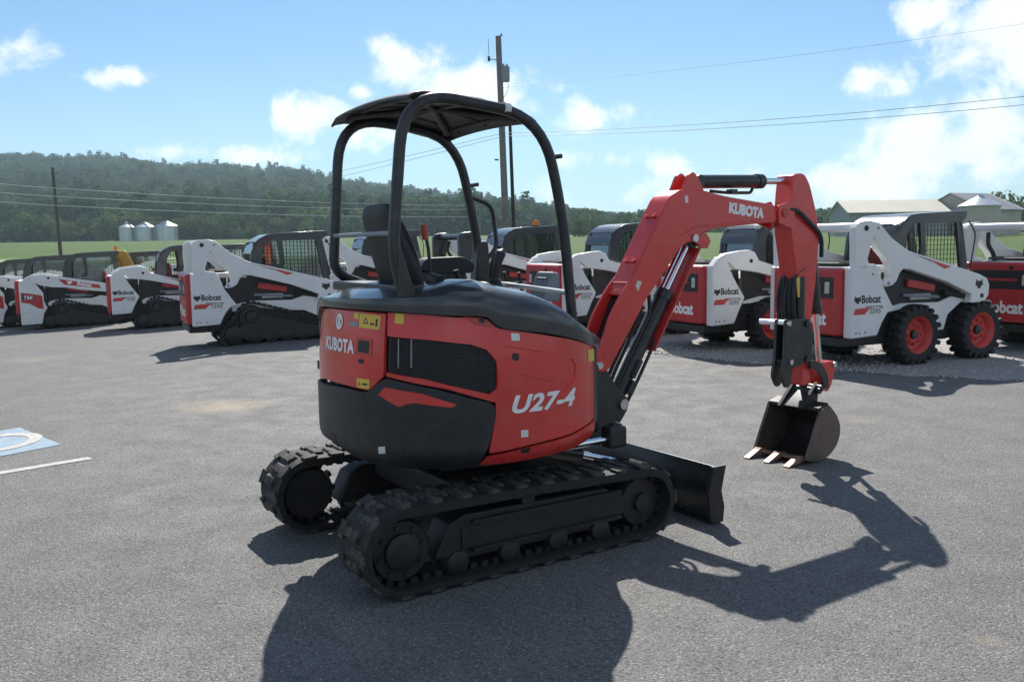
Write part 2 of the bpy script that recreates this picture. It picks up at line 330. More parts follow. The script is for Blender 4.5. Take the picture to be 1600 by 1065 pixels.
    l(M_(t, 'ADD', M_(t, 'MULTIPLY', vo.outputs['Distance'], -1.0), M_(t, 'MULTIPLY', noise(70, 3), .6)), bp.inputs['Height']); l(bp.outputs[0], b.inputs['Normal'])
    return m
MT['asphalt'] = asphalt_mat()
MT['gravel'] = mat('pale_gravel', (.30, .29, .28), .85, var=.45, vscale=45, bump=.9, bscale=60)
MT['stone'] = mat('gravel_stone', (.38, .37, .35), .85, var=.3, vscale=9)
MT['field'] = mat('crop_field_green', (.066, .112, .026), .9, var=.32, vscale=.35, bump=.6, bscale=2.0, spec=.1)
MT['verge'] = mat('mown_verge', (.11, .20, .05), .9, var=.2, vscale=.3, bump=.6, bscale=4.0, spec=.1)
MT['lane'] = mat('pale_farm_lane', (.34, .32, .27), .9, var=.1, vscale=.5)
xs = np.r_[np.linspace(-1650, -60, 16), np.linspace(-50, 50, 51), np.linspace(60, 1650, 16)]
ys = np.r_[np.linspace(-60, 0, 7), np.linspace(2, 60, 30), np.linspace(64, 200, 18), np.linspace(220, 420, 8)]
ys_lot = np.r_[np.linspace(-60, 0, 7), np.linspace(2, 56, 28)]
sheet('parking_lot', np.r_[np.linspace(-90, -32, 8), np.linspace(-30, 30, 31), np.linspace(32, 90, 8)], ys_lot, MT['asphalt'])
def gz_low(X, Y): return gz(X, Y) - .02
def hillz(X, Y):
    X = np.asarray(X, float); Y = np.asarray(Y, float); R = np.hypot(X, Y); A = np.arctan2(X, Y)
    px = 800 + FPX * np.tan(np.clip(A, -1.2, 1.2))
    ridge_px = np.interp(px, [-1500, -400, 0, 100, 200, 260, 330, 400, 470, 515, 600, 700, 800, 900, 1000, 1300, 1400, 3000],
                         [262, 225, 236, 242, 250, 260, 264, 272, 273, 288, 303, 316, 326, 333, 338, 336, 330, 330])
    horp = HOR + (800 - px) * ROLL
    elev = (horp + 3 - ridge_px) / FPX
    base = gz(X, Y) * 1.0
    base = .0165 * (np.minimum(Y, 420) - 44) * np.clip((Y - 44) / 30, 0, 1)
    top = elev * 1150 * (Y / np.maximum(R, 1)) + CAM_H
    t = np.clip((Y - 360) / 790, 0, 1); t = t * t * (3 - 2 * t) * .55 + t * .45
    return base * (1 - t) + np.maximum(top - 9, base) * t
sheet('crop_field', xs, np.r_[np.linspace(-100, 40, 8), np.linspace(44, 200, 40), np.linspace(210, 420, 12)], MT['field'], zoff=-.06)
sheet('mown_verge', np.linspace(-60, -14, 24), np.linspace(56.5, 96, 14), MT['verge'], zoff=.02)
sheet('farm_lane', np.linspace(-70, -26, 23), np.linspace(84, 88, 4), MT['lane'], zoff=.05)
hx = np.linspace(-1600, 1600, 161); hy = np.r_[np.linspace(350, 1200, 60), np.linspace(1230, 1500, 5)]
hill = sheet('wooded_hill', hx, hy, mat('forest_floor', (.03, .045, .018), .95, var=.3, vscale=.05, spec=.05), zoff=-.3, zf=hillz)

# gravel strip under the right hand row of machines
ge = [ground(960, 546), ground(1130, 563), ground(1290, 577), ground(1450, 588), ground(1620, 596)]
ge = [np.array([-.6, 14.8, 0])] + ge + [np.array([12, 9.2, 0])]
mb = MB(); ex = np.interp(np.linspace(-.6, 12, 60), [p[0] for p in ge], [p[1] for p in ge])
gx = np.linspace(-.6, 12, 60)
vv = []
for i, (x, y) in enumerate(zip(gx, ex)):
    y += .12 * math.sin(i * 1.7) + .08 * rnd.uniform(-1, 1)
    for k in range(12): 
        yy = y + (26 - y) * k / 11; vv.append((x, yy, float(gz(x, yy)) + .004))
mb.add(vv, [(i * 12 + k, (i + 1) * 12 + k, (i + 1) * 12 + k + 1, i * 12 + k + 1) for i in range(59) for k in range(11)])
tag(mb.build('gravel_strip', MT['gravel']), kind='structure')
mb = MB(); b0 = bmesh.new(); bmesh.ops.create_icosphere(b0, subdivisions=1, radius=1); iv = [tuple(v.co) for v in b0.verts]; jf = [tuple(v.index for v in f.verts) for f in b0.faces]; b0.free()
for k in range(5200):
    x = rnd.uniform(0, 9.5); y = np.interp(x, gx, ex) - .15 + abs(rnd.gauss(0, 1.3)); s = rnd.uniform(.006, .017)
    a = rnd.uniform(0, 6.3); c, q = math.cos(a), math.sin(a); fx, fy, fz = rnd.uniform(.7, 1.3), rnd.uniform(.7, 1.3), rnd.uniform(.5, .9)
    mb.add([(x + s * (c * p[0] * fx - q * p[1] * fy), y + s * (q * p[0] * fx + c * p[1] * fy), .004 + s * .4 + s * p[2] * fz) for p in iv], jf)
tag(mb.build('gravel_stones', MT['stone'], smooth=0), kind='stuff')

# ground paint
def gquad(pts, z): return [(p[0], p[1], z) for p in pts]
A, B, Cc = ground(30, 668), ground(95, 694.5), ground(0, 713.5)
e1 = (Cc - B) / np.linalg.norm(Cc - B); Ln = 1.45
e2 = A - B
P0, P1, P2, P3 = B, B + e1 * Ln, B + e1 * Ln + e2, A
nb = 14
mb = MB(); vv = []
for j in range(nb + 1):
    for i in range(nb + 1):
        p = P0 + (P1 - P0) * i / nb + (P3 - P0) * j / nb; w = .006
        vv.append((p[0] + rnd.uniform(-w, w), p[1] + rnd.uniform(-w, w), .004))
mb.add(vv, [(j * (nb + 1) + i, j * (nb + 1) + i + 1, (j + 1) * (nb + 1) + i + 1, (j + 1) * (nb + 1) + i) for j in range(nb) for i in range(nb)])
tag(mb.build('parking_bay_square', MT['blue'], smooth=0), 'faded blue painted square with white wheelchair emblem on the asphalt', 'road marking')
bay = bpy.data.objects['parking_bay_square']
ctr = ground(-8, 693); ee2 = e2 / np.linalg.norm(e2); ee1 = e1
mb = MB(); R0, R1 = .40, .28; vv = []
for k in range(41):
    t = -2.3 + 4.6 * k / 40
    for r in (R0, R1):
        p = ctr - ee1 * math.cos(t) * r + ee2 * math.sin(t) * r * .92; vv.append((p[0], p[1], .008))
mb.add(vv, [(2 * k, 2 * k + 1, 2 * k + 3, 2 * k + 2) for k in range(40)])
p = [ctr + ee1 * a + ee2 * b for a, b in ((-.02, .12), (.5, .12), (.5, .02), (-.02, .02))]
mb.add(gquad(p, .008), [(0, 1, 2, 3)])
mb.build('wheelchair_emblem', MT['wpaint'], bay, smooth=0)
A, B = ground(0, 739), ground(141, 715.5); d = (A - B); d /= np.linalg.norm(d); n = np.array([-d[1], d[0], 0])
mb = MB(); vv = []
for k in range(41):
    c = B + d * 4.5 * k / 40
    for s in (-.05, .05): q = c + n * (s + rnd.uniform(-.004, .004)); vv.append((q[0], q[1], .004))
mb.add(vv, [(2 * k, 2 * k + 1, 2 * k + 3, 2 * k + 2) for k in range(40)])
tag(mb.build('parking_line', MT['wpaint'], smooth=0), 'worn white parking bay line painted on the asphalt', 'road marking')

# ================================================================== MINI EXCAVATOR
MX, MY, YAW = -.303, 5.058, math.radians(33.0)
cy_, sy_ = math.cos(YAW), math.sin(YAW)
def w2m(P): dx, dy = P[0] - MX, P[1] - MY; return np.array([dx * cy_ + dy * sy_, -dx * sy_ + dy * cy_, P[2]])
CM = w2m(CAM)
def rm(px, py): r = ray(px, py); return np.array([r[0] * cy_ + r[1] * sy_, -r[0] * sy_ + r[1] * cy_, r[2]])
def on_y(px, py, y): r = rm(px, py); return CM + r * (y - CM[1]) / r[1]
EX = empty('mini_excavator', (MX, MY, 0), YAW)
tag(EX, 'orange red mini excavator with open black canopy standing on rubber tracks', 'excavator')
def roof_(o): return o

# ---- undercarriage
def track(side):
    yc = side * .60; w = .30
    circ = [(-.72, .222, .185), (.76, .205, .168), (0, .352, .045)]
    outer = resample(hull([(x, z, r + .022) for x, z, r in circ]), 132); inner = resample(hull([(x, z, r - .012) for x, z, r in circ]), 132)
    outer[:, 1] += .012 - min(outer[:, 1]) + .012
    mb = MB(); n = len(outer)
    # match inner loop to the outer by nearest start
    k0 = int(np.argmin(np.hypot(inner[:, 0] - outer[0, 0], inner[:, 1] - outer[0, 1]))); inner = np.roll(inner, -k0, axis=0)
    for i in range(n): 
        o_, i_ = outer[i], inner[i]
        mb.v += [(o_[0], yc - w / 2, o_[1]), (o_[0], yc + w / 2, o_[1]), (i_[0], yc + w / 2, i_[1]), (i_[0], yc - w / 2, i_[1])]
    for i in range(n):
        a, b = 4 * i, 4 * ((i + 1) % n)
        for j in range(4): mb.f.append((a + j, a + (j + 1) % 4, b + (j + 1) % 4, b + j))
    belt = mb.build('rubber_track', MT['rubber'], EX)
    # tread lugs, alternating long and short, each a piece of its own
    lm = []
    for k in range(2):
        q = MB(); y0, y1 = (-.15, .06) if k == 0 else (-.06, .15)
        q.add([(-.036, y0, -.004), (.036, y0, -.004), (.030, y1, -.004), (-.030, y1, -.004), (-.024, y0 + .006, .015), (.024, y0 + .006, .015), (.019, y1 - .03, .015), (-.019, y1 - .03, .015)],
              [(0, 3, 2, 1), (4, 5, 6, 7), (0, 1, 5, 4), (1, 2, 6, 5), (2, 3, 7, 6), (3, 0, 4, 7)])
        # chunky outer end block
        ye = -.12 if k == 0 else .12
        q.box((0, ye, .008), (.080, .062, .013))
        lm.append(q.mesh('tread_lug', MT['lug'], 0))
    nl = 52; lp = resample(outer.tolist(), nl)
    for i in range(nl):
        p = lp[i]; t = lp[(i + 1) % nl] - lp[i - 1]; a = math.atan2(t[1], t[0])
        o = link('tread_lug', lm[i % 2], belt, (p[0], yc, p[1]), (0, -a + math.pi, 0) if False else (0, -a, 0))
        o.rotation_euler = (math.pi, -a, 0) if False else (0, 0, 0)
        # z axis of the lug outwards, x along the belt
        nx, nz = t[1], -t[0]; ln = math.hypot(nx, nz); nx /= ln; nz /= ln
        o.rotation_euler = (0, math.atan2(nx, nz), 0)
    # drive teeth on the belt's inside
    q = MB(); ip = resample(hull([(x, z, r - .022) for x, z, r in circ]), 60)
    for i in range(60):
        t = ip[(i + 1) % 60] - ip[i - 1]; q.box((ip[i][0], yc, ip[i][1]), (.035, .15, .035), ry=-math.atan2(t[1], t[0]))
    q.build('guide_teeth', MT['rubber'], belt, smooth=0)
    # frame
    q = MB(); q.prism([(-.54, .14), (-.46, .30), (-.38, .335), (.50, .325), (.66, .25), (.62, .15), (.42, .11), (-.36, .11)], yc - .085, yc + .085)
    fr = q.build('track_frame', MT['steel'], EX, bevel=.012)
    s = -1 if side < 0 else 1
    q = MB(); q.box((-.34, yc + s * .092, .22), (.11, .012, .11)); q.build('adjuster_plate', MT['steel'], fr, bevel=.004)
    q = MB(); q.box((.13, yc + s * .095, .295), (.94, .03, .018)); q.box((.13, yc + s * .095, .155), (.94, .03, .018)); q.build('frame_rib', MT['steel'], fr)
    q = MB(); q.lathe([(0, -.09), (.14, -.09), (.155, -.06), (.155, .06), (.14, .09), (0, .09)], (-.72, yc, .222)); sp = q.build('sprocket', MT['steel'], fr)
    q = MB()
    for k in range(13):
        t = 2 * math.pi * k / 13; q.box((-.72 + .158 * math.cos(t), yc, .222 + .158 * math.sin(t)), (.05, .05, .03), ry=-t)
    tag(q.build('sprocket_teeth', MT['steel'], fr), kind='stuff')
    q = MB(); q.lathe([(0, -.15 * s), (.085, -.15 * s), (.10, -.135 * s), (.10, 0)], (-.72, yc, .222)); 
    q = MB(); q.lathe([(.10, 0), (.10, .115), (.08, .125), (.035, .125), (0, .13)] if s > 0 else [(0, -.13), (.035, -.125), (.07, -.125), (.088, -.115), (.088, 0)], (-.72, yc, .222)); q.build('drive_motor_hub', MT['steel'], fr)
    q = MB()
    for k in range(8):
        t = 2 * math.pi * k / 8 + .2; q.tube([(-.72 + .115 * math.cos(t), yc + s * .085, .222 + .115 * math.sin(t)), (-.72 + .115 * math.cos(t), yc + s * .102, .222 + .115 * math.sin(t))], .013, 6)
    q.build('hub_bolts', MT['steel'], fr, smooth=0)['kind'] = 'stuff'
    q = MB(); q.lathe([(0, -.10), (.05, -.10), (.055, -.075), (.13, -.07), (.15, -.03), (.15, .03), (.13, .07), (.055, .075), (.05, .10), (0, .10)], (.76, yc, .205)); q.build('idler', MT['steel'], fr)
    for x in (-.42, -.12, .18, .46):
        q = MB(); q.lathe([(0, -.11), (.04, -.11), (.058, -.10), (.062, -.04), (.045, -.035), (.045, .035), (.062, .04), (.058, .10), (.04, .11), (0, .11)], (x, yc, .105), n=20); q.build('track_roller', MT['steel'], fr)
    q = MB(); q.lathe([(0, -.09), (.04, -.09), (.043, .09), (0, .09)], (0, yc, .352), n=16); q.build('top_roller', MT['steel'], fr)
for s in (-1, 1): track(s)
q = MB(); q.box((0, 0, .36), (.66, .94, .16)); q.box((0, 0, .45), (.5, .5, .06)); q.box((.45, .36, .32), (.5, .09, .12)); q.box((.45, -.36, .32), (.5, .09, .12)); q.build('cross_frame', MT['steel'], EX, bevel=.02)
q = MB(); q.lathe([(0, 0), (.36, 0), (.36, .06), (.33, .07), (.33, .10), (0, .10)], (0, 0, .46), 'z', 40); q.build('slew_ring', MT['steel'], EX)

# ---- dozer blade
XB = 1.24
prof = [(XB + .00, .035), (XB + .035, .015), (XB + .07, .06), (XB + .035, .14), (XB + .03, .22), (XB + .06, .315), (XB + .075, .335), (XB + .045, .335), (XB + .00, .24), (XB - .01, .13)]
q = MB(); q.prism(prof, -.74, .74); BL = q.build('dozer_blade', MT['blackpaint'], EX, bevel=.004)
side = [(XB - .02, .02), (XB + .075, .01), (XB + .085, .1), (XB + .06, .2), (XB + .095, .345), (XB - .005, .345), (XB - .045, .2)]
for y in (-.757, .757):
    q = MB(); q.prism(side, y - .013, y + .013); q.build('blade_end_plate', MT['steel'] if y < 0 else MT['blackpaint'], BL, bevel=.003)
q = MB(); q.prism([(XB + .005, -.0), (XB + .085, .0), (XB + .08, .055), (XB + .066, .06)], -.735, .735); q.build('cutting_edge', MT['steel'], BL)
for y in (-.30, .30):
    q = MB(); q.add([(.50, y - .04, .24), (.50, y + .04, .24), (.50, y + .04, .36), (.50, y - .04, .36), (XB - .01, y * 1.25 - .04, .10), (XB - .01, y * 1.25 + .04, .10), (XB - .01, y * 1.25 + .04, .22), (XB - .01, y * 1.25 - .04, .22)],
                [(0, 1, 2, 3), (7, 6, 5, 4), (0, 4, 5, 1), (1, 5, 6, 2), (2, 6, 7, 3), (3, 7, 4, 0)]); q.build('blade_arm', MT['steel'], BL, bevel=.01)
q = MB(); q.tube([(.45, 0, .44), (.85, 0, .33)], .045, 16); bc_ = q.build('blade_cylinder', MT['blackpaint'], EX); q = MB(); q.tube([(.85, 0, .33), (1.22, 0, .22)], .022, 12); q.build('rod', MT['chrome'], bc_)

# ---- upper body: panels bent round one rounded footprint
NEXP, RB = 2.3, .75
def plan(th):
    c, s = math.cos(th), math.sin(th); return np.array([RB * math.copysign(abs(c) ** (2 / NEXP), c), RB * math.copysign(abs(s) ** (2 / NEXP), s)])
_th = np.radians(np.arange(80, 371, .5)); _pp = np.array([plan(t) for t in _th]); _arc = np.r_[0, np.cumsum(np.hypot(*np.diff(_pp, axis=0).T))]
def kz(z):
    k = 1.0
    if z < .66: k -= .085 * ((.66 - z) / .11) ** 2
    if z > .95: k -= .035 * ((z - .95) / .35) ** 2
    return k
def S(arc, z, off=0.0):
    "point of the body: arc length round the footprint, height, distance out of the surface"
    x = np.interp(arc, _arc, _pp[:, 0]); y = np.interp(arc, _arc, _pp[:, 1])
    x2 = np.interp(arc + .01, _arc, _pp[:, 0]) - np.interp(arc - .01, _arc, _pp[:, 0]); y2 = np.interp(arc + .01, _arc, _pp[:, 1]) - np.interp(arc - .01, _arc, _pp[:, 1])
    n = np.array([y2, -x2]) / (math.hypot(x2, y2) + 1e-9); k = kz(z)
    return (x * k + n[0] * off, y * k + n[1] * off, z)
def arc_of(deg): return float(np.interp(math.radians(deg), _th, _arc))
def body(px, py):
    "photograph pixel -> (arc, height) on the body"
    r = rm(px, py); best = None
    for it in range(2):
        k = 1.0 if best is None else kz(best[1]); P = _pp * k
        e = np.diff(P, axis=0); p0 = P[:-1]; den = r[0] * -e[:, 1] + e[:, 0] * r[1]
        bx, by = p0[:, 0] - CM[0], p0[:, 1] - CM[1]
        t = (bx * -e[:, 1] + e[:, 0] * by) / den; u = (r[0] * by - r[1] * bx) / den
        ok = np.where((u >= 0) & (u <= 1) & (t > 0))[0]
        if len(ok) == 0:
            # just outside the outline: nearest grazing point
            d = np.abs((p0[:, 0] - CM[0]) * r[1] - (p0[:, 1] - CM[1]) * r[0]); i = int(np.argmin(d)); tt = ((p0[i] - CM[:2]) @ r[:2]) / (r[:2] @ r[:2]); best = (float(_arc[i]), float(CM[2] + r[2] * tt)); continue
        i = ok[np.argmin(t[ok])]; best = (float(_arc[i] + u[i] * (_arc[i + 1] - _arc[i])), float(CM[2] + r[2] * t[i]))
    return best
def panel(name, poly, m, parent, off=0.0, th=.02, bevel=.004, step=.045, smooth=40):
    "an outline in (arc, height) cut into strips, bent round the body and given thickness"
    b = bmesh.new(); f = b.faces.new([b.verts.new((p[0], p[1], 0)) for p in poly])
    a0, a1 = min(p[0] for p in poly), max(p[0] for p in poly); z0, z1 = min(p[1] for p in poly), max(p[1] for p in poly)
    k = a0 + step
    while k < a1 - 1e-4:
        bmesh.ops.bisect_plane(b, geom=b.verts[:] + b.edges[:] + b.faces[:], plane_co=(k, 0, 0), plane_no=(1, 0, 0)); k += step
    for zc in (.58, .60, .62, .64, .67, .95, 1.03, 1.11, 1.19, 1.27):
        if z0 < zc < z1: bmesh.ops.bisect_plane(b, geom=b.verts[:] + b.edges[:] + b.faces[:], plane_co=(0, zc, 0), plane_no=(0, 1, 0))
    bmesh.ops.triangulate(b, faces=[f for f in b.faces if len(f.verts) > 4])
    b.verts.ensure_lookup_table(); b.edges.ensure_lookup_table()
    idx = {v: i for i, v in enumerate(b.verts)}
    o_ = [S(v.co.x, v.co.y, off) for v in b.verts]; i_ = [S(v.co.x, v.co.y, off - th) for v in b.verts]; n = len(o_)
    fs = [tuple(idx[v] for v in f.verts) for f in b.faces]
    fa = fs + [tuple(i + n for i in reversed(q)) for q in fs]
    for e in b.edges:
        if len(e.link_faces) == 1:
            f = e.link_faces[0]; vs = [idx[v] for v in f.verts]; a, c = idx[e.verts[0]], idx[e.verts[1]]
            if vs[(vs.index(a) + 1) % len(vs)] != c: a, c = c, a
            fa.append((c, a, a + n, c + n))
    b.free()
    o = MB().add(o_ + i_, fa).build(name, m, parent, smooth=smooth)
    if bevel: bev(o, bevel, 2, 50)
    return o
def px_poly(L): return [body(*p) for p in L]
def smooth_poly(P, corners=(), r=.02, n=4):
    out = []; k = len(P)
    for i in range(k):
        p = np.array(P[i]); a = np.array(P[i - 1]) - p; b = np.array(P[(i + 1) % k]) - p; la, lb = np.linalg.norm(a), np.linalg.norm(b)
        if i in corners:
            d = min(r, la * .45, lb * .45)
            for j in range(n + 1):
                t = j / n; q = (1 - t) ** 2 * (p + a / la * d) + 2 * t * (1 - t) * p + t * t * (p + b / lb * d); out.append((float(q[0]), float(q[1])))
        else: out.append((float(p[0]), float(p[1])))
    return out

# dark core that fills the gaps behind the panels
mb = MB(); ds = list(range(84, 366, 4)); rings = [(.56, .80), (.66, .93), (1.0, .93), (1.15, .90), (1.26, .86)]
for z, k in rings: mb.v += [(p[0] * k, p[1] * k, z) for p in (plan(math.radians(d)) for d in ds)] 
nd = len(ds)
for i in range(len(rings) - 1):
    for j in range(nd): mb.f.append((i * nd + j, i * nd + (j + 1) % nd, (i + 1) * nd + (j + 1) % nd, (i + 1) * nd + j))
mb.f.append(tuple(range(nd - 1, -1, -1)))
# flat front of the core comes from its closing face
def cut_top(x, y): return 0
core = mb.build('body_core', MT['plastic'], EX)
core.data.update()
# keep the core's visible top low on the left where the operator climbs in
for v in core.data.vertices:
    if v.co.z > .95 and v.co.y > .05: v.co.z = .93 + (v.co.z - .95) * .15
    if v.co.z > .95 and v.co.x > .25: v.co.z = min(v.co.z, 1.12)

arcL = arc_of(100)
guard = [(arc_of(150), .90)] + px_poly([(503, 597), (540, 605), (576, 613), (603, 590), (684, 608), (772, 631), (772, 657), (763, 695), (745, 728), (700, 731), (608, 731), (560, 716), (525, 690)]) + [(arc_of(150), .62)]
guard = smooth_poly(guard, (2, 3, 4, 6, 8), .03)
GU = panel('counterweight_guard', guard, MT['plastic'], EX, off=.012, th=.05, bevel=.007)
acc = px_poly([(594, 616), (604, 604), (660, 614), (714, 631), (706, 636), (650, 629), (640, 630), (625, 635)])
panel('red_inlay', acc, MT['orange'], GU, off=.0165, th=.012, bevel=.0025)
panel('tie_down_hole_shade', smooth_poly(px_poly([(598, 690), (628, 684), (634, 706), (600, 710)]), range(4), .02), MT['black'], GU, off=.0135, th=.01, bevel=0)  # black patch on the surface, painting the dark of the pocket
panel('tie_down_hole_shade', smooth_poly(px_poly([(517, 672), (528, 680), (533, 699), (522, 690)]), range(4), .015), MT['black'], GU, off=.0135, th=.01, bevel=0)  # second pocket, its shade painted as a black patch too
panel('white_label', px_poly([(594, 697), (604, 696), (605, 707), (595, 708)]), MT['sticker_w'], GU, off=.0150, th=.002, bevel=0)
rear = smooth_poly([(arc_of(152), 1.30)] + px_poly([(517, 481), (560, 485), (603, 489), (599, 588), (577, 611), (540, 602), (508, 592)]) + [(arc_of(152), .90)], (5, 6), .03)
RP = panel('rear_panel', rear, MT['orange'], EX, off=.0, th=.03, bevel=.006)
sidep = px_poly([(606, 488), (660, 491), (716, 496), (758, 496), (777, 513), (831, 520), (892, 530), (924, 541)])
ae = arc_of(307); sidep[-1] = (ae, sidep[-1][1])
sidep += [(ae, .70)] + px_poly([(892, 677), (830, 694), (763, 709), (774, 655), (775, 629), (700, 608), (604, 588), (603, 582), (660, 592), (720, 606), (766, 616), (778, 606), (777, 565), (760, 546), (735, 538), (670, 531), (605, 525)])
sidep = smooth_poly(sidep, (3, 4, 9, 11, 12, 14, 18, 20, 21), .025)
SP = panel('side_hood', sidep, MT['orange'], EX, off=.0, th=.025, bevel=.005)
low = px_poly([(748, 727), (799, 723), (860, 711), (895, 701), (917, 688)]); low.append((ae, low[-1][1])); low.append((ae, .69)); low += px_poly([(892, 680), (830, 697), (762, 713)])
panel('lower_side_strip', smooth_poly(low, (4, 5), .02), MT['orange'], EX, off=.004, th=.03, bevel=.005)
panel('side_tie_hole_shade', smooth_poly(px_poly([(812, 702), (828, 698), (826, 706), (815, 708)]), range(4), .008), MT['black'], EX, off=.0055, th=.004, bevel=0)  # shade of the hole painted as a black patch on the strip
# raised swage of the hood door
sw = px_poly([(826, 537), (895, 545), (905, 560), (903, 655), (842, 676)]); 
q = MB(); q.tube([S(a, z, .002) for a, z in [body(*p) for p in ((812, 584), (850, 592), (890, 600), (898, 592), (899, 570), (893, 560), (840, 548), (790, 540))]], .0035, 6); q.build('hood_swage', MT['orange'], SP)
# handle recess under the cover
panel('hood_handle', smooth_poly(px_poly([(722, 494), (758, 497), (772, 512), (742, 507)]), range(4), .015), MT['orange_old'], SP, off=.004, th=.01, bevel=.003)
panel('latch_hole_shade', smooth_poly(px_poly([(748, 497), (757, 497), (757, 505), (748, 504)]), range(4), .01), MT['black'], SP, off=.0052, th=.004, bevel=0)  # raised black patch painted for the dark inside the latch hole
panel('lock_hole_shade', smooth_poly(px_poly([(800, 551), (811, 552), (811, 564), (800, 563)]), range(4), .02), MT['black'], SP, off=.0012, th=.004, bevel=0)  # no opening: the dark of the lock hole is a black patch
# grille: recessed dark panel with mesh bars
gpoly = smooth_poly(px_poly([(604, 523), (670, 529), (736, 536), (763, 544), (780, 564), (781, 608), (768, 619), (602, 583)]), (3, 4, 5, 6), .03)
GR = panel('engine_grille', gpoly, MT['black'], EX, off=-.022, th=.01, bevel=0)
a0, a1 = body(606, 550)[0], body(776, 580)[0]
q = MB()
for k in range(40):
    a = a0 + (a1 - a0) * (k + .5) / 40; px_t = 606 + 170 * (k + .5) / 40
    zt = np.interp(px_t, [604, 670, 736, 763, 780], [body(604, 526)[1], body(670, 531)[1], body(736, 538)[1], body(763, 547)[1], body(780, 566)[1]]) - .002
    zb = np.interp(px_t, [602, 768, 781], [body(602, 581)[1], body(768, 616)[1], body(781, 607)[1]]) + .004
    q.tube([S(a, zb, -.018), S(a, zt, -.018)], .0028, 4, caps=False)
for k in range(16):
    z = .955 + .018 * k
    pts = []
    for j in range(24):
        a = a0 + (a1 - a0) * j / 23; px_t = 606 + 170 * j / 23
        if np.interp(px_t, [602, 768, 781], [body(602, 581)[1], body(768, 616)[1], body(781, 607)[1]]) < z < np.interp(px_t, [604, 736, 780], [body(604, 526)[1], body(736, 538)[1], body(780, 566)[1]]): pts.append(S(a, z, -.018))
    if len(pts) > 2: q.tube(pts, .0022, 4, caps=False)
q.build('grille_mesh', MT['plastic'], GR, smooth=0)
for px in (620, 641):
    a, z0 = body(px, 575); q = MB(); q.tube([S(a, z0, -.016), S(a, z0 + .14, -.016)], .004, 6); q.build('cooler_fin', MT['letter_g'], GR)

# ---- dark top cover
zb_k = ([80, 130, 150, 166, 182, 214, 243, 253.5, 258, 270, 287, 303, 315, 330, 362], [.93, .93, 1.22, 1.325, 1.33, 1.327, 1.303, 1.297, 1.238, 1.209, 1.157, 1.10, 1.07, 1.06, 1.05])
zt_k = ([80, 130, 150, 166, 185, 219, 240, 254, 273, 285, 301, 315, 330, 362], [.96, .98, 1.30, 1.39, 1.40, 1.415, 1.44, 1.435, 1.378, 1.32, 1.205, 1.15, 1.13, 1.12])
cd = [80 + 3 * k for k in range(95)]
def ring(fn): return [fn(d) for d in cd]
def cov(d, j):
    zb, zt = np.interp(d, *zb_k), np.interp(d, *zt_k); a = arc_of(d); lay = [(-.03, zb + .004), (.010, zb), (.016, zb + .35 * (zt - zb)), (.008, zb + .72 * (zt - zb)), (-.040, zt - .008), (-.09, zt + .010), (-.17, zt + .026), (-.25, zt + .032), (-.31, zt + .02), (-.32, zt - .06), (-.32, .98)]
    o, z = lay[j]; p = S(a, min(zb, 1.2), o)
    return (p[0], p[1], z)
mb = MB()
for j in range(11): mb.v += ring(lambda d: cov(d, j))
n = len(cd)
for j in range(10):
    for i in range(n - 1): mb.f.append((j * n + i, j * n + i + 1, (j + 1) * n + i + 1, (j + 1) * n + i))
mb.f.append(tuple(10 * n + i for i in range(n)))
TC = mb.build('top_cover', MT['cover'], EX, smooth=50)
q = MB(); a = arc_of(236); q.tube([S(a, 1.305, .0155), S(a, 1.36, .0175), S(a, 1.41, .008), S(a, 1.43, -.02)], .003, 5); q.build('cover_seam', MT['black'], TC)
# front panel under the windscreen side
panel('front_corner_cover', [(ae + .012, .66), (arc_of(345), .66), (arc_of(345), 1.05), (ae + .012, 1.09)], MT['plastic'], EX, off=-.005, th=.03)
q = MB(); q.box((0, .12, .955), (1.2, 1.0, .05)); q.build('floor_plate', MT['steel'], EX)

# ---- decals on the red panels
def wrap_text(name, txt, size, px, py, m, parent, bold=0, shear=0, sx=1.0, slope=0.0, off=.0022):
    a0, z0 = body(px, py); v, f = text_flat(txt, size, bold, shear, sx, 1.08)
    return MB().add([S(a0 + x, z0 + y + slope * x, off) for x, y in v], f).build(name, m, parent, smooth=0)
wrap_text('model_lettering', 'U27-4', .118, 850, 628, MT['letter_w'], SP, bold=.0045, shear=.30, sx=1.28, slope=-.01)
wrap_text('maker_lettering', 'KUBOTA', .088, 528, 539, MT['letter_w'], RP, bold=.004, sx=.88)
a0, z0 = body(531, 502)
def disc(name, r0, r1, m, par, off):
    v = [(a0 + r * math.cos(t), z0 + r * math.sin(t)) for t in np.linspace(0, 2 * math.pi, 28, endpoint=False) for r in (r0, r1)]
    f = [(2 * i, 2 * i + 1, 2 * ((i + 1) % 28) + 1, 2 * ((i + 1) % 28)) for i in range(28)]
    MB().add([S(p[0], p[1], off) for p in v], f).build(name, m, par, smooth=0)
disc('maker_emblem', .026, .040, MT['letter_w'], RP, .003)
em = [(-.018, -.02), (-.010, .022), (.006, .026), (.018, .012), (.006, .004), (.020, -.012), (.010, -.026), (-.002, -.010), (-.004, -.024)]
MB().add([S(a0 + x, z0 + y, .003) for x, y in em], [tuple(range(len(em)))]).build('emblem_mark', MT['letter_w'], RP, smooth=0)
def sticker(name, P, m, parent, off=.0025): return panel(name, px_poly(P), m, parent, off=off, th=.002, bevel=0)
sticker('warning_decal', [(563, 489), (596, 493), (593, 515), (561, 511)], MT['yellow'], RP)
sticker('warning_decal', [(554, 488), (562, 489), (561, 498), (554, 497)], MT['yellow'], RP)
sticker('black_plate', [(546, 501), (560, 503), (560, 511), (546, 508)], MT['letter_g'], RP)
sticker('warning_decal', [(558, 590), (578, 593), (577, 608), (558, 604)], MT['yellow'], RP)
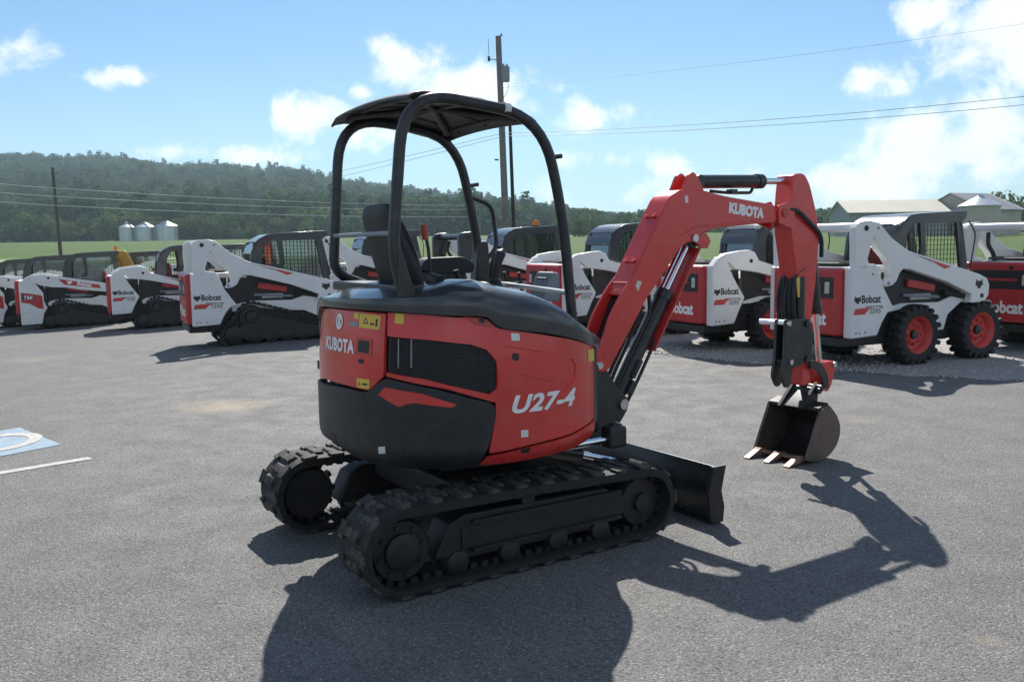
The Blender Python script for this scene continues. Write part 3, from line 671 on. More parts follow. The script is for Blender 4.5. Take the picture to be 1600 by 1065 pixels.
sticker('warning_decal', [(618, 489), (632, 490), (631, 506), (617, 505)], MT['yellow'], SP)
sticker('warning_decal', [(918, 546), (927, 545), (928, 563), (919, 565)], MT['yellow'], SP)
sticker('white_label', [(798, 520), (811, 521), (812, 532), (799, 532)], MT['sticker_w'], SP)
sticker('white_label', [(814, 672), (825, 671), (825, 682), (814, 683)], MT['sticker_w'], SP)
def tri(px, py, r, par):
    a, z = body(px, py); P = [(a, z + r), (a - r, z - .7 * r), (a + r, z - .7 * r)]; P2 = [(a, z + r * .55), (a - r * .55, z - .45 * r), (a + r * .55, z - .45 * r)]
    MB().add([S(x, y, .0032) for x, y in P + P2], [(0, 1, 4, 3), (1, 2, 5, 4), (2, 0, 3, 5)]).build('warning_triangle', MT['letter_k'], par, smooth=0)
tri(572, 501, .020, RP); tri(562, 599, .012, RP)
sticker('figure_pictogram', [(588, 498), (591, 498), (590, 510), (587, 510)], MT['letter_k'], RP, .0034); sticker('hand_pictogram', [(579, 504), (585, 505), (585, 508), (579, 507)], MT['letter_k'], RP, .0034)
sticker('hand_pictogram', [(567, 598), (574, 599), (574, 602), (567, 601)], MT['letter_k'], RP, .0034)
panel('hatch_recess', px_poly([(558, 527), (582, 530), (581, 556), (557, 552)]), MT['orange_old'], RP, off=.004, th=.006, bevel=.002)
panel('hatch_window', px_poly([(561, 531), (578, 533), (577, 552), (560, 549)]), MT['black'], RP, off=.0052, th=.006, bevel=.001)
panel('key_lock', smooth_poly(px_poly([(560, 560), (568, 561), (568, 568), (560, 567)]), range(4), .01), MT['black'], RP, off=.003, th=.01, bevel=.001)

# ---- canopy
TR = .0285
def loop(pts, r): return fillet(pts, r, 8)
rl = loop([(-.56, -.47, 1.38), (-.615, -.47, 1.62), (-.535, -.47, 2.375), (.262, -.47, 2.295), (.395, -.47, 1.78), (.455, -.47, 1.17)], [0, .2, .27, .27, .3, 0])
ll = loop([(-.36, .46, 1.42), (-.545, .46, 1.49), (-.475, .46, 2.37), (.27, .46, 2.30), (.41, .46, 1.70), (.45, .46, 1.30)], [0, .16, .27, .27, .3, 0])
CP = MB().tube(rl, TR, 16).build('canopy_frame', MT['blackpaint'], EX)
MB().tube(ll, TR, 16).build('canopy_frame', MT['blackpaint'], EX)
MB().tube([(-.607, -.47, 1.70), (-.535, .46, 1.70)], .012, 10).build('rear_cross_bar', MT['grey'], EX)
MB().tube([(.44, -.47, 1.37), (.44, .46, 1.41)], .014, 10).build('front_cross_bar', MT['silver'], EX)
MB().box((-.46, .0, 1.42), (.18, .94, .05)).build('canopy_base', MT['blackpaint'], EX, bevel=.01)
MB().prism([(-.60, 1.39), (-.51, 1.39), (-.585, 1.62), (-.605, 1.62)], -.508, -.49).build('post_foot', MT['blackpaint'], EX, bevel=.008)
MB().prism([(.36, 1.30), (.50, 1.30), (.47, 1.66), (.40, 1.66)], .42, .50).build('post_foot', MT['blackpaint'], EX, bevel=.012)
rp = [(-.50, 2.335), (-.47, 2.352), (-.42, 2.362), (-.3, 2.366), (-.1, 2.352), (.12, 2.312), (.21, 2.280), (.245, 2.258)]
ny = 15; mb = MB(); ys_ = np.linspace(-.452, .535, ny)
def crown(y): return .024 * (1 - ((y - .04) / .5) ** 2) - .03 * max(0, (y - .44) / .095) ** 2
for dz in (0, .018):
    for x, z in rp: mb.v += [(x, y, z + crown(y) + dz) for y in ys_]
n_ = len(rp)
for i in range(n_ - 1):
    for j in range(ny - 1):
        a = i * ny + j; mb.f += [(a, a + 1, a + ny + 1, a + ny), tuple(q + n_ * ny for q in (a, a + ny, a + ny + 1, a + 1))]
bd = [j for j in range(ny)] + [i * ny + ny - 1 for i in range(1, n_)] + [(n_ - 1) * ny + j for j in range(ny - 2, -1, -1)] + [i * ny for i in range(n_ - 2, 0, -1)]
for k in range(len(bd)): a, b = bd[k], bd[(k + 1) % len(bd)]; mb.f.append((b, a, a + n_ * ny, b + n_ * ny))
RO = mb.build('canopy_roof', MT['plastic'], EX, bevel=.008)
mb = MB()
for k, (xa, ya, xb, yb) in enumerate([(-.43, -.38, .16, .36), (-.43, .38, .16, -.36)]):
    za, zb2 = np.interp([xa, xb], [p[0] for p in rp], [p[1] for p in rp]); mb.tube([(xa, ya, za - .004), ((xa + xb) / 2, (ya + yb) / 2, np.interp((xa + xb) / 2, [p[0] for p in rp], [p[1] for p in rp]) + .02), (xb, yb, zb2 - .004)], .018, 8)
for y in (-.3, 0, .3): mb.tube([(x, y, z + crown(y)) for x, z in rp[1:-1]], .010, 8)
for x in (-.4, -.1, .17): zc = np.interp(x, [p[0] for p in rp], [p[1] for p in rp]); mb.tube([(x, y, zc + crown(y) - .002) for y in np.linspace(-.44, .5, 9)], .014, 8)
mb.build('roof_rib', MT['plastic'], RO)
MB().tube([(.02, -.47, 2.325), (.055, -.47, 2.321)], .0325, 16).build('white_label', MT['sticker_w'], CP)
MB().tube([(.32, -.47, 2.09), (.385, -.47, 2.10)], .013, 10).build('lamp_bolt', MT['blackpaint'], CP)
MB().tube([(.36, .46, 2.0), (.425, .46, 2.01)], .013, 10).build('lamp_bolt', MT['blackpaint'], CP)
MB().tube(fillet([(.365, .45, 1.93), (.50, .42, 1.88), (.535, .42, 1.62), (.44, .44, 1.52)], .06), .014, 10).build('grab_handle', MT['blackpaint'], EX)

# ---- seat and controls
SE = MB().prism(fillet([(-.10, 1.22), (-.46, 1.24), (-.50, 1.36), (.02, 1.32), (.02, 1.24)], .04, 4), -.24, .24)
SE = SE.build('seat', MT['vinyl'], EX, bevel=.03, seg=3); SE.location = (.05, -.01, 0)
bp_ = fillet([(-.42, 1.34), (-.50, 1.60), (-.562, 1.80), (-.548, 1.86), (-.495, 1.855), (-.435, 1.74), (-.375, 1.58), (-.345, 1.45), (-.36, 1.34)], .05, 5)
cxb, czb = sum(p[0] for p in bp_) / len(bp_), sum(p[1] for p in bp_) / len(bp_); mb = MB(); nb_ = len(bp_)
for t_ in np.linspace(-1, 1, 13):
    k = max(.05, 1 - abs(t_) ** 4.5) ** .42
    for p in bp_:
        ax = np.interp(p[1], [1.34, 1.86], [-.39, -.522]); w = .215 * (1 - .30 * max(0, (p[1] - 1.52) / .34) ** 2)
        mb.v.append((ax + (p[0] - ax) * (.35 + .65 * k), t_ * w, czb + (p[1] - czb) * (.86 + .14 * k)))
for i in range(12):
    for j in range(nb_): mb.f.append((i * nb_ + j, i * nb_ + (j + 1) % nb_, (i + 1) * nb_ + (j + 1) % nb_, (i + 1) * nb_ + j))
mb.f += [tuple(range(nb_ - 1, -1, -1)), tuple(12 * nb_ + j for j in range(nb_))]
mb.build('backrest', MT['vinyl'], SE, smooth=70)
MB().box((-.22, -.31, 1.36), (.46, .16, .17)).build('side_console', MT['plastic'], EX, bevel=.04, seg=3)
MB().box((-.02, .34, 1.42), (.50, .17, .15), ry=.06).build('side_console', MT['plastic'], EX, bevel=.04, seg=3)
MB().prism(fillet([(-.10, 1.50), (-.05, 1.565), (.20, 1.57), (.28, 1.52), (.26, 1.47), (.0, 1.47)], .03, 4), .26, .37).build('armrest', MT['vinyl'], EX, bevel=.025, seg=3)
def joystick(x, y, z):
    J = MB().lathe([(0, 0), (.055, 0), (.05, .02), (.056, .03), (.044, .05), (.048, .06), (.036, .08), (.038, .09), (.02, .11), (0, .11)], (x, y, z - .06), 'z', 18).build('joystick', MT['vinyl'], EX)
    mb = MB(); mb.tube([(x, y, z + .04), (x + .01, y, z + .09), (x + .022, y + .0, z + .14), (x + .045, y, z + .19), (x + .06, y, z + .205)], [.018, .022, .026, .030, .014], 12); mb.build('joystick_grip', MT['vinyl'], J)
joystick(.27, .03, 1.40); joystick(.36, .22, 1.38); 
MB().tube([(-.15, .02, 1.42), (-.165, .02, 1.62), (-.185, .02, 1.72)], .010, 8).build('safety_lever', MT['blackpaint'], EX)
MB().tube([(-.182, .02, 1.67), (-.190, .02, 1.75)], .019, 10).build('lever_knob', MT['orange_old'], EX)
MB().tube([(.02, .0, 1.40), (-.005, .0, 1.50)], [.008, .016], 8).build('throttle_lever', MT['blackpaint'], EX)
MB().prism([(.50, 1.30), (.585, 1.475), (.64, 1.465), (.64, 1.30)], -.10, .06).build('monitor_housing', MT['grey'], EX, bevel=.012)
for y in (.10, .26):
    MB().tube([(.52, y, 1.05), (.50, y, 1.38), (.48, y, 1.47)], .010, 8).build('travel_lever', MT['blackpaint'], EX)
MB().tube(fillet([(-.47, .20, 1.40), (-.40, .22, 1.47), (-.25, .20, 1.44), (-.16, .05, 1.41)], .05), .012, 6).build('seat_belt', MT['vinyl'], SE)
MB().box((-.38, .215, 1.45), (.05, .03, .07), ry=.4).build('belt_buckle', MT['orange_old'], SE, bevel=.006)
MB().box((.575, -.02, 1.415), (.01, .09, .055), ry=-.42).build('monitor_screen', MT['black'], EX)
q = MB(); q.tube([(-.34, -.42, 1.455), (-.36, -.36, 1.47)], .035, 10); q.build('fuel_cap', MT['plastic'], EX)

# ---- boom, arm and bucket, all in one upright plane
BOX, BOY, BSW = 2.69, .07, math.radians(4.0)
cb, sb = math.cos(BSW), math.sin(BSW)
def bp(px, py, off=0.0):
    r = rm(px, py); n = np.array([-sb, cb]); o = np.array([BOX, BOY]) + n * off; t = ((o - CM[:2]) @ n) / (r[:2] @ n); P = CM + r * t
    return (float((P[:2] - o) @ np.array([cb, sb])), float(P[2]))
def bps(L, off): return [bp(*p, off) for p in L]
def bobj(mb, name, m, parent=EX, **k):
    o = mb.build(name, m, parent, **k)
    if parent is EX: o.location = (BOX, BOY, 0); o.rotation_euler = (0, 0, BSW)
    return o
HW = .085
lower_back = bps([(936, 474), (950, 452), (985, 376), (1017, 308)], HW)
upper = bps([(1064, 296), (1100, 297), (1132, 306), (1212, 320), (1219, 333), (1215, 347), (1160, 352), (1115, 357), (1096, 366), (1084, 376), (1066, 384), (1036, 430), (1005, 476), (975, 533), (949, 581)], -HW)
foot = [bp(938, 571, -HW)]
foot = [(foot[0][0] - .045, foot[0][1] - .03), (foot[0][0] - .06, foot[0][1] + .03)]
lb0, lb1 = np.array(lower_back[0]), np.array(lower_back[1])
bo = [tuple(lb1 + (lb1 - np.array(lower_back[2])) * .10)] + lower_back[1:] + upper[:13]
bo = fillet(bo, [0, .0, .05, .24, .03, .03, .08, .08, .02, .02, .08, .08, .06, .03, .05, .05, .0][:len(bo)], 4)
BOOM = bobj(MB().prism(bo, -HW, HW), 'boom', MT['orange'], bevel=.014, seg=3)
# the foot: two flared side plates with a hollow mouth for the hoses between them
lb2 = np.array(lower_back[2]); fb = [tuple(lb2 * .25 + lb1 * .75), tuple(lb1 + np.array([-.035, -.005]))] + bps([(921, 497), (915, 520)], HW) + [foot[1], foot[0]] + upper[-1:-4:-1]
fb = fillet(fb, [0, .10, .10, .10, .05, .05, .04, .1, 0], 5)
for y0, y1 in ((-HW - .004, -HW + .016), (HW - .016, HW + .004)): bobj(MB().prism(fb, y0, y1), 'boom_foot_plate', MT['orange'], BOOM, bevel=.006)
cc = np.array(upper[-2]); 
bobj(MB().prism([tuple(cc + np.array(d_)) for d_ in ((-.02, -.03), (.0, .0), tuple(np.array(upper[-3]) - cc + np.array([-.004, 0])), tuple(np.array(upper[-3]) - cc + np.array([-.04, .02])))], -HW + .01, HW - .01), 'foot_front_plate', MT['orange'], BOOM)
bobj(MB().prism([tuple(lb1 + np.array([.0, -.06])), tuple(lb1 + np.array([.05, -.03])), tuple(cc + np.array([-.05, .06])), tuple(cc + np.array([-.09, .02]))], -HW + .018, HW - .018), 'mouth_shade_block', MT['black'], BOOM)  # black block painting the shade inside the hollow mouth
rim = [np.array(p) for p in fillet([tuple(lb1 + np.array([-.035, -.005])), bp(921, 497, HW), bp(915, 520, HW)], .08, 5)]
def pin(u, z, y0, y1, r, m=MT['silver'], name='pin', parent=BOOM): return bobj(MB().tube([(u, y0, z), (u, y1, z)], r, 16), name, m, parent)
fpin = bp(938, 571, -.13); pin(fpin[0], fpin[1], -.135, .135, .022)
epin = bp(1085, 372, -HW); pin(epin[0], epin[1], -.10, .10, .026)
# cylinder tab under the elbow
tb = bps([(1076, 364), (1096, 364), (1103, 376), (1098, 388), (1088, 388), (1078, 378)], -.03)
q = MB(); q.prism(tb, -.075, -.055); q.prism(tb, .055, .075); bobj(q, 'elbow_bracket', MT['orange'], BOOM, bevel=.004)
lug = bps([(1064, 300), (1074, 273), (1083, 268), (1091, 277), (1100, 300)], -.055)
for y0, y1 in ((-.06, -.042), (.042, .06)): bobj(MB().prism(fillet(lug, .02, 3), y0, y1), 'cylinder_lug', MT['orange'], BOOM, bevel=.004)
# hose clamps on the boom's back
for t in (.30, .78):
    a = np.array(lower_back[1]) * (1 - t) + np.array(lower_back[3]) * t; d = np.array(lower_back[3]) - np.array(lower_back[1]); an = math.atan2(d[1], d[0])
    q = MB()
    for y in (-.034, .034): q.tube([(a[0] - .004, y, a[1]), (a[0] - math.sin(an) * .016, y, a[1] + math.cos(an) * .016)], .014, 8)
    q.box((a[0] - math.sin(an) * .008, 0, a[1] + math.cos(an) * .008), (.022, .07, .012), ry=-an); bobj(q, 'hose_clamp', MT['orange'], BOOM)
t = .06; a = np.array(lower_back[1]) * (1 - t) + np.array(lower_back[3]) * t; bobj(MB().box((a[0] + .01, 0, a[1]), (.02, .178, .03), ry=-math.atan2(*(np.array(lower_back[3]) - np.array(lower_back[1]))[::-1])), 'boom_seam', MT['orange'], BOOM, bevel=.006)
def boom_flat(name, P, m, off=-HW - .0016): return bobj(MB().add([(u, off, z) for u, z in bps(P, -HW)], [tuple(range(len(P)))]), name, m, BOOM, smooth=0)
boom_flat('serial_plate', [(996, 438), (1003, 440), (993, 464), (986, 461)], MT['silver'])
boom_flat('white_label', [(1070, 306), (1075, 306), (1075, 317), (1070, 317)], MT['sticker_w'])
c0 = np.array(bp(1166, 330, -HW)); c1 = np.array(bp(1188, 334, -HW)); an = math.atan2(*(c1 - c0)[::-1]); v, f = text_flat('KUBOTA', .092, .006)
bobj(MB().add([(c0[0] + x * math.cos(an) - y * math.sin(an), -HW - .0018, c0[1] + x * math.sin(an) + y * math.cos(an)) for x, y in v], f), 'maker_lettering', MT['letter_w'], BOOM, smooth=0)
# weld bead / swage along the upper boom
q = MB(); q.tube([(u, -HW - .001, z) for u, z in bps([(1065, 368), (1086, 354), (1120, 351), (1208, 340)], -HW)], .004, 6); bobj(q, 'weld_seam', MT['orange'], BOOM)

def cylinder(name, a, b, s, r, rr, m=MT['blackpaint'], y=0.0, parent=EX):
    a, b = np.array(a), np.array(b); c = a + (b - a) * s; d = (b - a) / np.linalg.norm(b - a)
    q = MB(); q.tube([(a[0], y, a[1]), (c[0], y, c[1])], r, 20); q.tube([(c[0] - d[0] * .05, y, c[1] - d[1] * .05), (c[0] + d[0] * .012, y, c[1] + d[1] * .012)], r * 1.13, 20)
    q.tube([(a[0], y - r * 1.1, a[1]), (a[0], y + r * 1.1, a[1])], r * .95, 16)
    o = bobj(q, name, m, parent)
    q = MB(); q.tube([(c[0], y, c[1]), (b[0], y, b[1])], rr, 14); bobj(q, 'rod', MT['chrome'], o) if parent is EX else None
    q = MB(); q.tube([(b[0], y - r * .9, b[1]), (b[0], y + r * .9, b[1])], rr * 1.8, 14); bobj(q, 'rod_eye', m, o) if parent is EX else None
    return o
bcyl = cylinder('boom_cylinder', bp(958, 628, -.0), bp(1076, 376, -.0), .665, .052, .026)
pa, pb = np.array(bp(958, 628)), np.array(bp(1076, 376)); dd = (pb - pa) / np.linalg.norm(pb - pa); nn_ = np.array([dd[1], -dd[0]])
# rod guard: a red channel running along the front of the cylinder
q = MB(); g0, g1 = pa + dd * .42, pb - dd * .02
pl = [g0 + nn_ * .066, g1 + nn_ * .05, g1 + nn_ * .062, g0 + nn_ * .078]; q.prism([tuple(p) for p in pl], -.075, .075)
for y in (-.078, .078): q.prism([tuple(g0 + nn_ * .02), tuple(g1 + nn_ * .01), tuple(g1 + nn_ * .062), tuple(g0 + nn_ * .078)], y - .004, y + .004) if y > 0 else None
bobj(q, 'rod_guard', MT['orange'], bevel=.003)
hose = lambda name, P, r, parent=EX, m=MT['vinyl']: bobj(MB().tube(fillet(P, .12, 6), r, 8), name, m, parent)
for k, (o1, y) in enumerate(((-.085, -.05), (-.10, .0), (-.09, .05))):
    P = [pa + nn_ * (o1 + .03) + dd * -.02, pa + nn_ * o1 + dd * .15, pa + nn_ * o1 + dd * .40, pa + nn_ * (o1 - .03 * k) + dd * .62, pa + nn_ * -.16 + dd * .70]
    hose('hydraulic_hose', [(p[0], y, p[1]) for p in P], .0125)
P = [pa + nn_ * .065 + dd * .04, pa + nn_ * .07 + dd * .20, pa + nn_ * .066 + dd * .42, pa + nn_ * .06 + dd * .5]
hose('hydraulic_pipe', [(p[0], -.045, p[1]) for p in P], .011)
bobj(MB().box((pa[0] + dd[0] * .25, -.03, pa[1] + dd[1] * .25), (.03, .10, .13), ry=math.pi / 2 - math.atan2(dd[1], dd[0])), 'pipe_clamp', MT['blackpaint'], bevel=.006)
bobj(MB().box((pa[0] + dd[0] * .12 + .03, -.045, pa[1] + dd[1] * .12 - .01), (.05, .07, .09), ry=math.pi / 2 - math.atan2(dd[1], dd[0])), 'hose_block', MT['blackpaint'], bevel=.008)
# swing bracket at the front of the body
sw_ = [(pa[0] - .20, .40), (pa[0] - .02, .52), (pa[0] + .055, pa[1] - .03), (pa[0] + .05, pa[1] + .04), (pa[0] - .01, pa[1] + .06), (fpin[0] + .05, fpin[1] + .03), (fpin[0], fpin[1] + .06), (fpin[0] - .07, fpin[1]), (fpin[0] - .14, .70), (pa[0] - .26, .46)]
q = MB(); q.prism(fillet(sw_, .03, 3), -.085, -.060); q.prism(fillet(sw_, .03, 3), .060, .085); SWB = bobj(q, 'swing_bracket', MT['blackpaint'], bevel=.006)
q = MB(); q.lathe([(0, 0), (.075, 0), (.08, .02), (.08, .42), (.07, .44), (0, .44)], (pa[0] - .16, 0, .42), 'z', 20); bobj(q, 'swing_post', MT['blackpaint'], SWB)
lp_ = bp(958, 628, -.10); bobj(MB().tube([(pa[0], -.105, pa[1]), (pa[0], .105, pa[1])], .034, 16), 'lower_pin', MT['silver'], SWB)
q = MB(); q.tube([(.40, -.38, .50), (.80, -.36, .50)], .022, 10); q.build('swing_cylinder_rod', MT['chrome'], EX); MB().box((.83, -.36, .51), (.13, .10, .13)).box((.84, -.36, .56), (.08, .07, .06)).build('swing_cylinder_eye', MT['blackpaint'], EX, bevel=.02)
MB().box((.55, -.05, .62), (.46, .5, .18)).build('front_frame', MT['steel'], EX, bevel=.02)

# arm
AW = .075
ar = bps([(1241, 273), (1250, 270), (1258, 272), (1266, 288), (1277, 335), (1280, 375), (1275, 440), (1267, 505), (1266, 560), (1267, 600), (1253, 604), (1253, 560), (1252, 504), (1247, 445), (1241, 400), (1236, 360), (1236, 330), (1238, 300)], -AW)
ARM = bobj(MB().prism(fillet(ar, .035, 3), -AW, AW), 'arm', MT['orange'], bevel=.010)
ap = bp(1222, 333, -.08)
apl = [(ap[0] - .075, ap[1] + .05), (ap[0] + .12, ap[1] + .10), (ap[0] + .12, ap[1] - .12), (ap[0] - .06, ap[1] - .07)]
for y0, y1 in ((-.103, -.088), (.088, .103)): bobj(MB().prism(fillet(apl, .05, 4), y0, y1), 'arm_pivot_plate', MT['orange'], ARM, bevel=.004)
pin(ap[0], ap[1], -.115, .115, .03, MT['orange_old'], 'pivot_pin', ARM)
acyl = cylinder('arm_cylinder', bp(1086, 284), bp(1238, 283), .645, .046, .022)
a2, b2 = np.array(bp(1086, 284)), np.array(bp(1238, 283))
hose('hydraulic_pipe', [(a2[0] + .12, -.03, a2[1] - .06), (a2[0] + .30, -.03, a2[1] - .068), (a2[0] + .54, -.03, a2[1] - .062), (a2[0] + .56, -.03, a2[1] - .03)], .011)
bobj(MB().box((a2[0] + .34, -.03, a2[1] - .058), (.06, .05, .03)), 'pipe_clamp', MT['blackpaint'])
kc0, kc1 = bp(1256, 330, 0), bp(1281, 580, 0)
kcyl = cylinder('bucket_cylinder', (kc0[0] + .05, kc0[1] - .05), kc1, .60, .047, .022)
hose('hydraulic_hose', [(ap[0] + .06, -.09, ap[1] + .03), (ap[0] + .16, -.10, ap[1] + .02), (kc0[0] + .10, -.09, kc0[1] - .18), (kc0[0] + .13, -.07, kc0[1] - .34)], .016)
hose('hydraulic_hose', [(ap[0] + .04, .09, ap[1] + .03), (ap[0] + .16, .10, ap[1] + .04), (kc0[0] + .10, .09, kc0[1] - .14), (kc0[0] + .13, .07, kc0[1] - .30)], .016)
def arm_flat(name, P, m): return bobj(MB().add([(u, -AW - .0016, z) for u, z in bps(P, -AW)], [tuple(range(len(P)))]), name, m, ARM, smooth=0)
arm_flat('warning_decal', [(1244, 434), (1252, 433), (1253, 463), (1246, 465)], MT['yellow'])
# thumb attachment and its cylinder on the inner face of the arm
for k, y in enumerate((-.05, .05)):
    p0, p1 = bp(1243, 432, 0), bp(1243, 512, 0); q = MB(); q.tube([(p0[0] - .02, y, p0[1]), (p1[0] - .03, y, p1[1])], .042, 14); o = bobj(q, 'thumb_cylinder', MT['blackpaint'])
    q = MB(); q.tube([(p0[0] - .02, y, p0[1]), (p0[0] - .0, y, p0[1] + .10)], .02, 10); bobj(q, 'rod', MT['steel'], o)
for k in range(5):
    y = -.062 + .031 * k; p0, p1, p2, p3 = bp(1246, 418 + 4 * (k % 2), 0), bp(1231, 428 + 5 * (k % 3), 0), bp(1228, 470, 0), bp(1232, 520, 0)
    hose('hydraulic_hose', [(p0[0], y, p0[1]), (p1[0] + .005, y, p1[1]), (p2[0] - .005 - .010 * (k % 3), y * 1.05, p2[1]), (p3[0], y * 1.1, p3[1])], .015)
tp = bps([(1226, 499), (1262, 497), (1268, 520), (1266, 556), (1250, 570), (1236, 574), (1233, 602), (1226, 607), (1219, 590), (1223, 560)], -.10)
TH = bobj(MB().prism(fillet(tp, .03, 3), -.115, -.09), 'thumb', MT['blackpaint'], bevel=.005)
bobj(MB().prism(fillet(tp, .03, 3), -.035, -.01), 'thumb_plate', MT['blackpaint'], TH, bevel=.005)
for px, py, r in ((1229, 505, .020), (1232, 565, .020), (1258, 505, .026), (1258, 560, .026)):
    u, z = bp(px, py, -.10); bobj(MB().tube([(u, -.13, z), (u, (.13 if (px < 1240 and py < 520) else .01), z)], r, 14), 'cross_bar', MT['chrome'] if px < 1240 else MT['blackpaint'], TH)
# links
hl = bps([(1264, 563), (1272, 562), (1284, 570), (1292, 588), (1293, 606), (1285, 607), (1282, 590), (1274, 578), (1264, 576)], -.10)
for y0, y1 in ((-.115, -.092), (.092, .115)): bobj(MB().prism(fillet(hl, .02, 3), y0, y1), 'bucket_link', MT['blackpaint'], bevel=.004)
rl_ = bps([(1282, 566), (1302, 563), (1304, 574), (1298, 600), (1292, 612), (1283, 606)], -.05)
RLK = bobj(MB().prism(fillet(rl_, .02, 3), -.06, .06), 'link_block', MT['orange'], bevel=.008)
u, z = bp(1301, 569, -.05); bobj(MB().tube([(u, -.075, z), (u, .075, z)], .022, 14), 'pin', MT['silver'], RLK)

# bucket
BW = .225
bk = bps([(1257, 719), (1275, 722), (1296, 711), (1309, 690), (1313, 667), (1306, 646), (1294, 632), (1281, 640)], -BW)
path = [np.array(p) for p in fillet(bk[:7], .09, 5)]
mb = MB(); n = len(path); thk = .014
inn = []
for i in range(n):
    t = path[min(i + 1, n - 1)] - path[max(i - 1, 0)]; t /= np.linalg.norm(t); inn.append(path[i] + np.array([-t[1], t[0]]) * thk)
for i in range(n):
    for p, y in ((path[i], -BW + .004), (path[i], BW - .004), (inn[i], BW - .004), (inn[i], -BW + .004)): mb.v.append((p[0], y, p[1]))
for i in range(n - 1):
    for j in range(4): mb.f.append((4 * i + j, 4 * i + (j + 1) % 4, 4 * i + 4 + (j + 1) % 4, 4 * i + 4 + j))
mb.f += [(0, 1, 2, 3), tuple(4 * n - 4 + j for j in (3, 2, 1, 0))]
BK = bobj(mb, 'bucket', MT['bucket_shade'])
sp_ = [tuple(p) for p in path] + [bk[7]]
for y0, y1 in ((-BW - .008, -BW + .008), (BW - .008, BW + .008)): bobj(MB().prism(sp_, y0, y1), 'bucket_side', MT['bucket'], BK, bevel=.003)
e0, e1_ = np.array(bk[7]), np.array(bk[0]); st = [e0 + (e1_ - e0) * .0, e1_, e1_ + np.array([.05, .012]), e0 + np.array([.055, .02])]
for s in (-1, 1): bobj(MB().prism([tuple(p) for p in st], s * (BW + .009) - .006, s * (BW + .009) + .006), 'side_cutter', MT['bucket'], BK, bevel=.002)
tpl = [np.array(bk[7]) + np.array([-.012, -.012]), np.array(bk[7]) + np.array([-.012, .012]), np.array(bk[6]) + np.array([0, .015]), np.array(bk[6]) + np.array([0, -.012])]
bobj(MB().prism([tuple(p) for p in tpl], -BW, BW), 'bucket_top_plate', MT['bucket_shade'], BK, bevel=.003)
bpn = bp(1259, 603, 0); ear = [(bk[7][0] - .06, bk[7][1] - .0), (bpn[0] - .055, bpn[1]), (bpn[0], bpn[1] + .05), (bk[6][0] + .02, bk[6][1] + .14), (bk[6][0] + .05, bk[6][1] + .10), (bk[6][0] + .03, bk[6][1] - .03)]
for y0, y1 in ((-.108, -.082), (.082, .108)): bobj(MB().prism(fillet(ear, .03, 3), y0, y1), 'bucket_ear', MT['bucket_shade'], BK, bevel=.004)
bobj(MB().prism([(ear[0][0] + .015, ear[0][1]), (ear[1][0] + .02, ear[1][1] - .01), (ear[2][0] + .01, ear[2][1] - .045), (ear[3][0] + .01, ear[3][1] - .05), (ear[5][0], ear[5][1])], -.083, .083), 'coupler_block', MT['plastic'], BK, bevel=.01)
for q_, r in (((bpn[0], bpn[1]), .026), ((bk[6][0] + .02, bk[6][1] + .09), .024)): bobj(MB().tube([(q_[0], -.14, q_[1]), (q_[0], .12, q_[1])], r, 14), 'pin', MT['blackpaint'], BK)
base_ = np.array(bk[0])
for y in (-.178, 0, .178):
    P = [(base_[0] - .155, .003), (base_[0] - .02, base_[1] - .020), (base_[0] + .055, base_[1] - .008), (base_[0] + .055, base_[1] + .016), (base_[0] - .02, base_[1] + .024), (base_[0] - .155, .010)]
    bobj(MB().prism(P, y - .027, y + .027), 'bucket_tooth', MT['tooth'], BK, bevel=.004)
    bobj(MB().box((base_[0] - .012, y, base_[1] + .010), (.020, .062, .036)), 'tooth_clip', MT['tooth'], BK, bevel=.003)
q = MB(); q.box((base_[0] + .012, 0, base_[1] + .004), (.05, 2 * BW - .02, .016)); bobj(q, 'bucket_lip', MT['tooth'], BK)

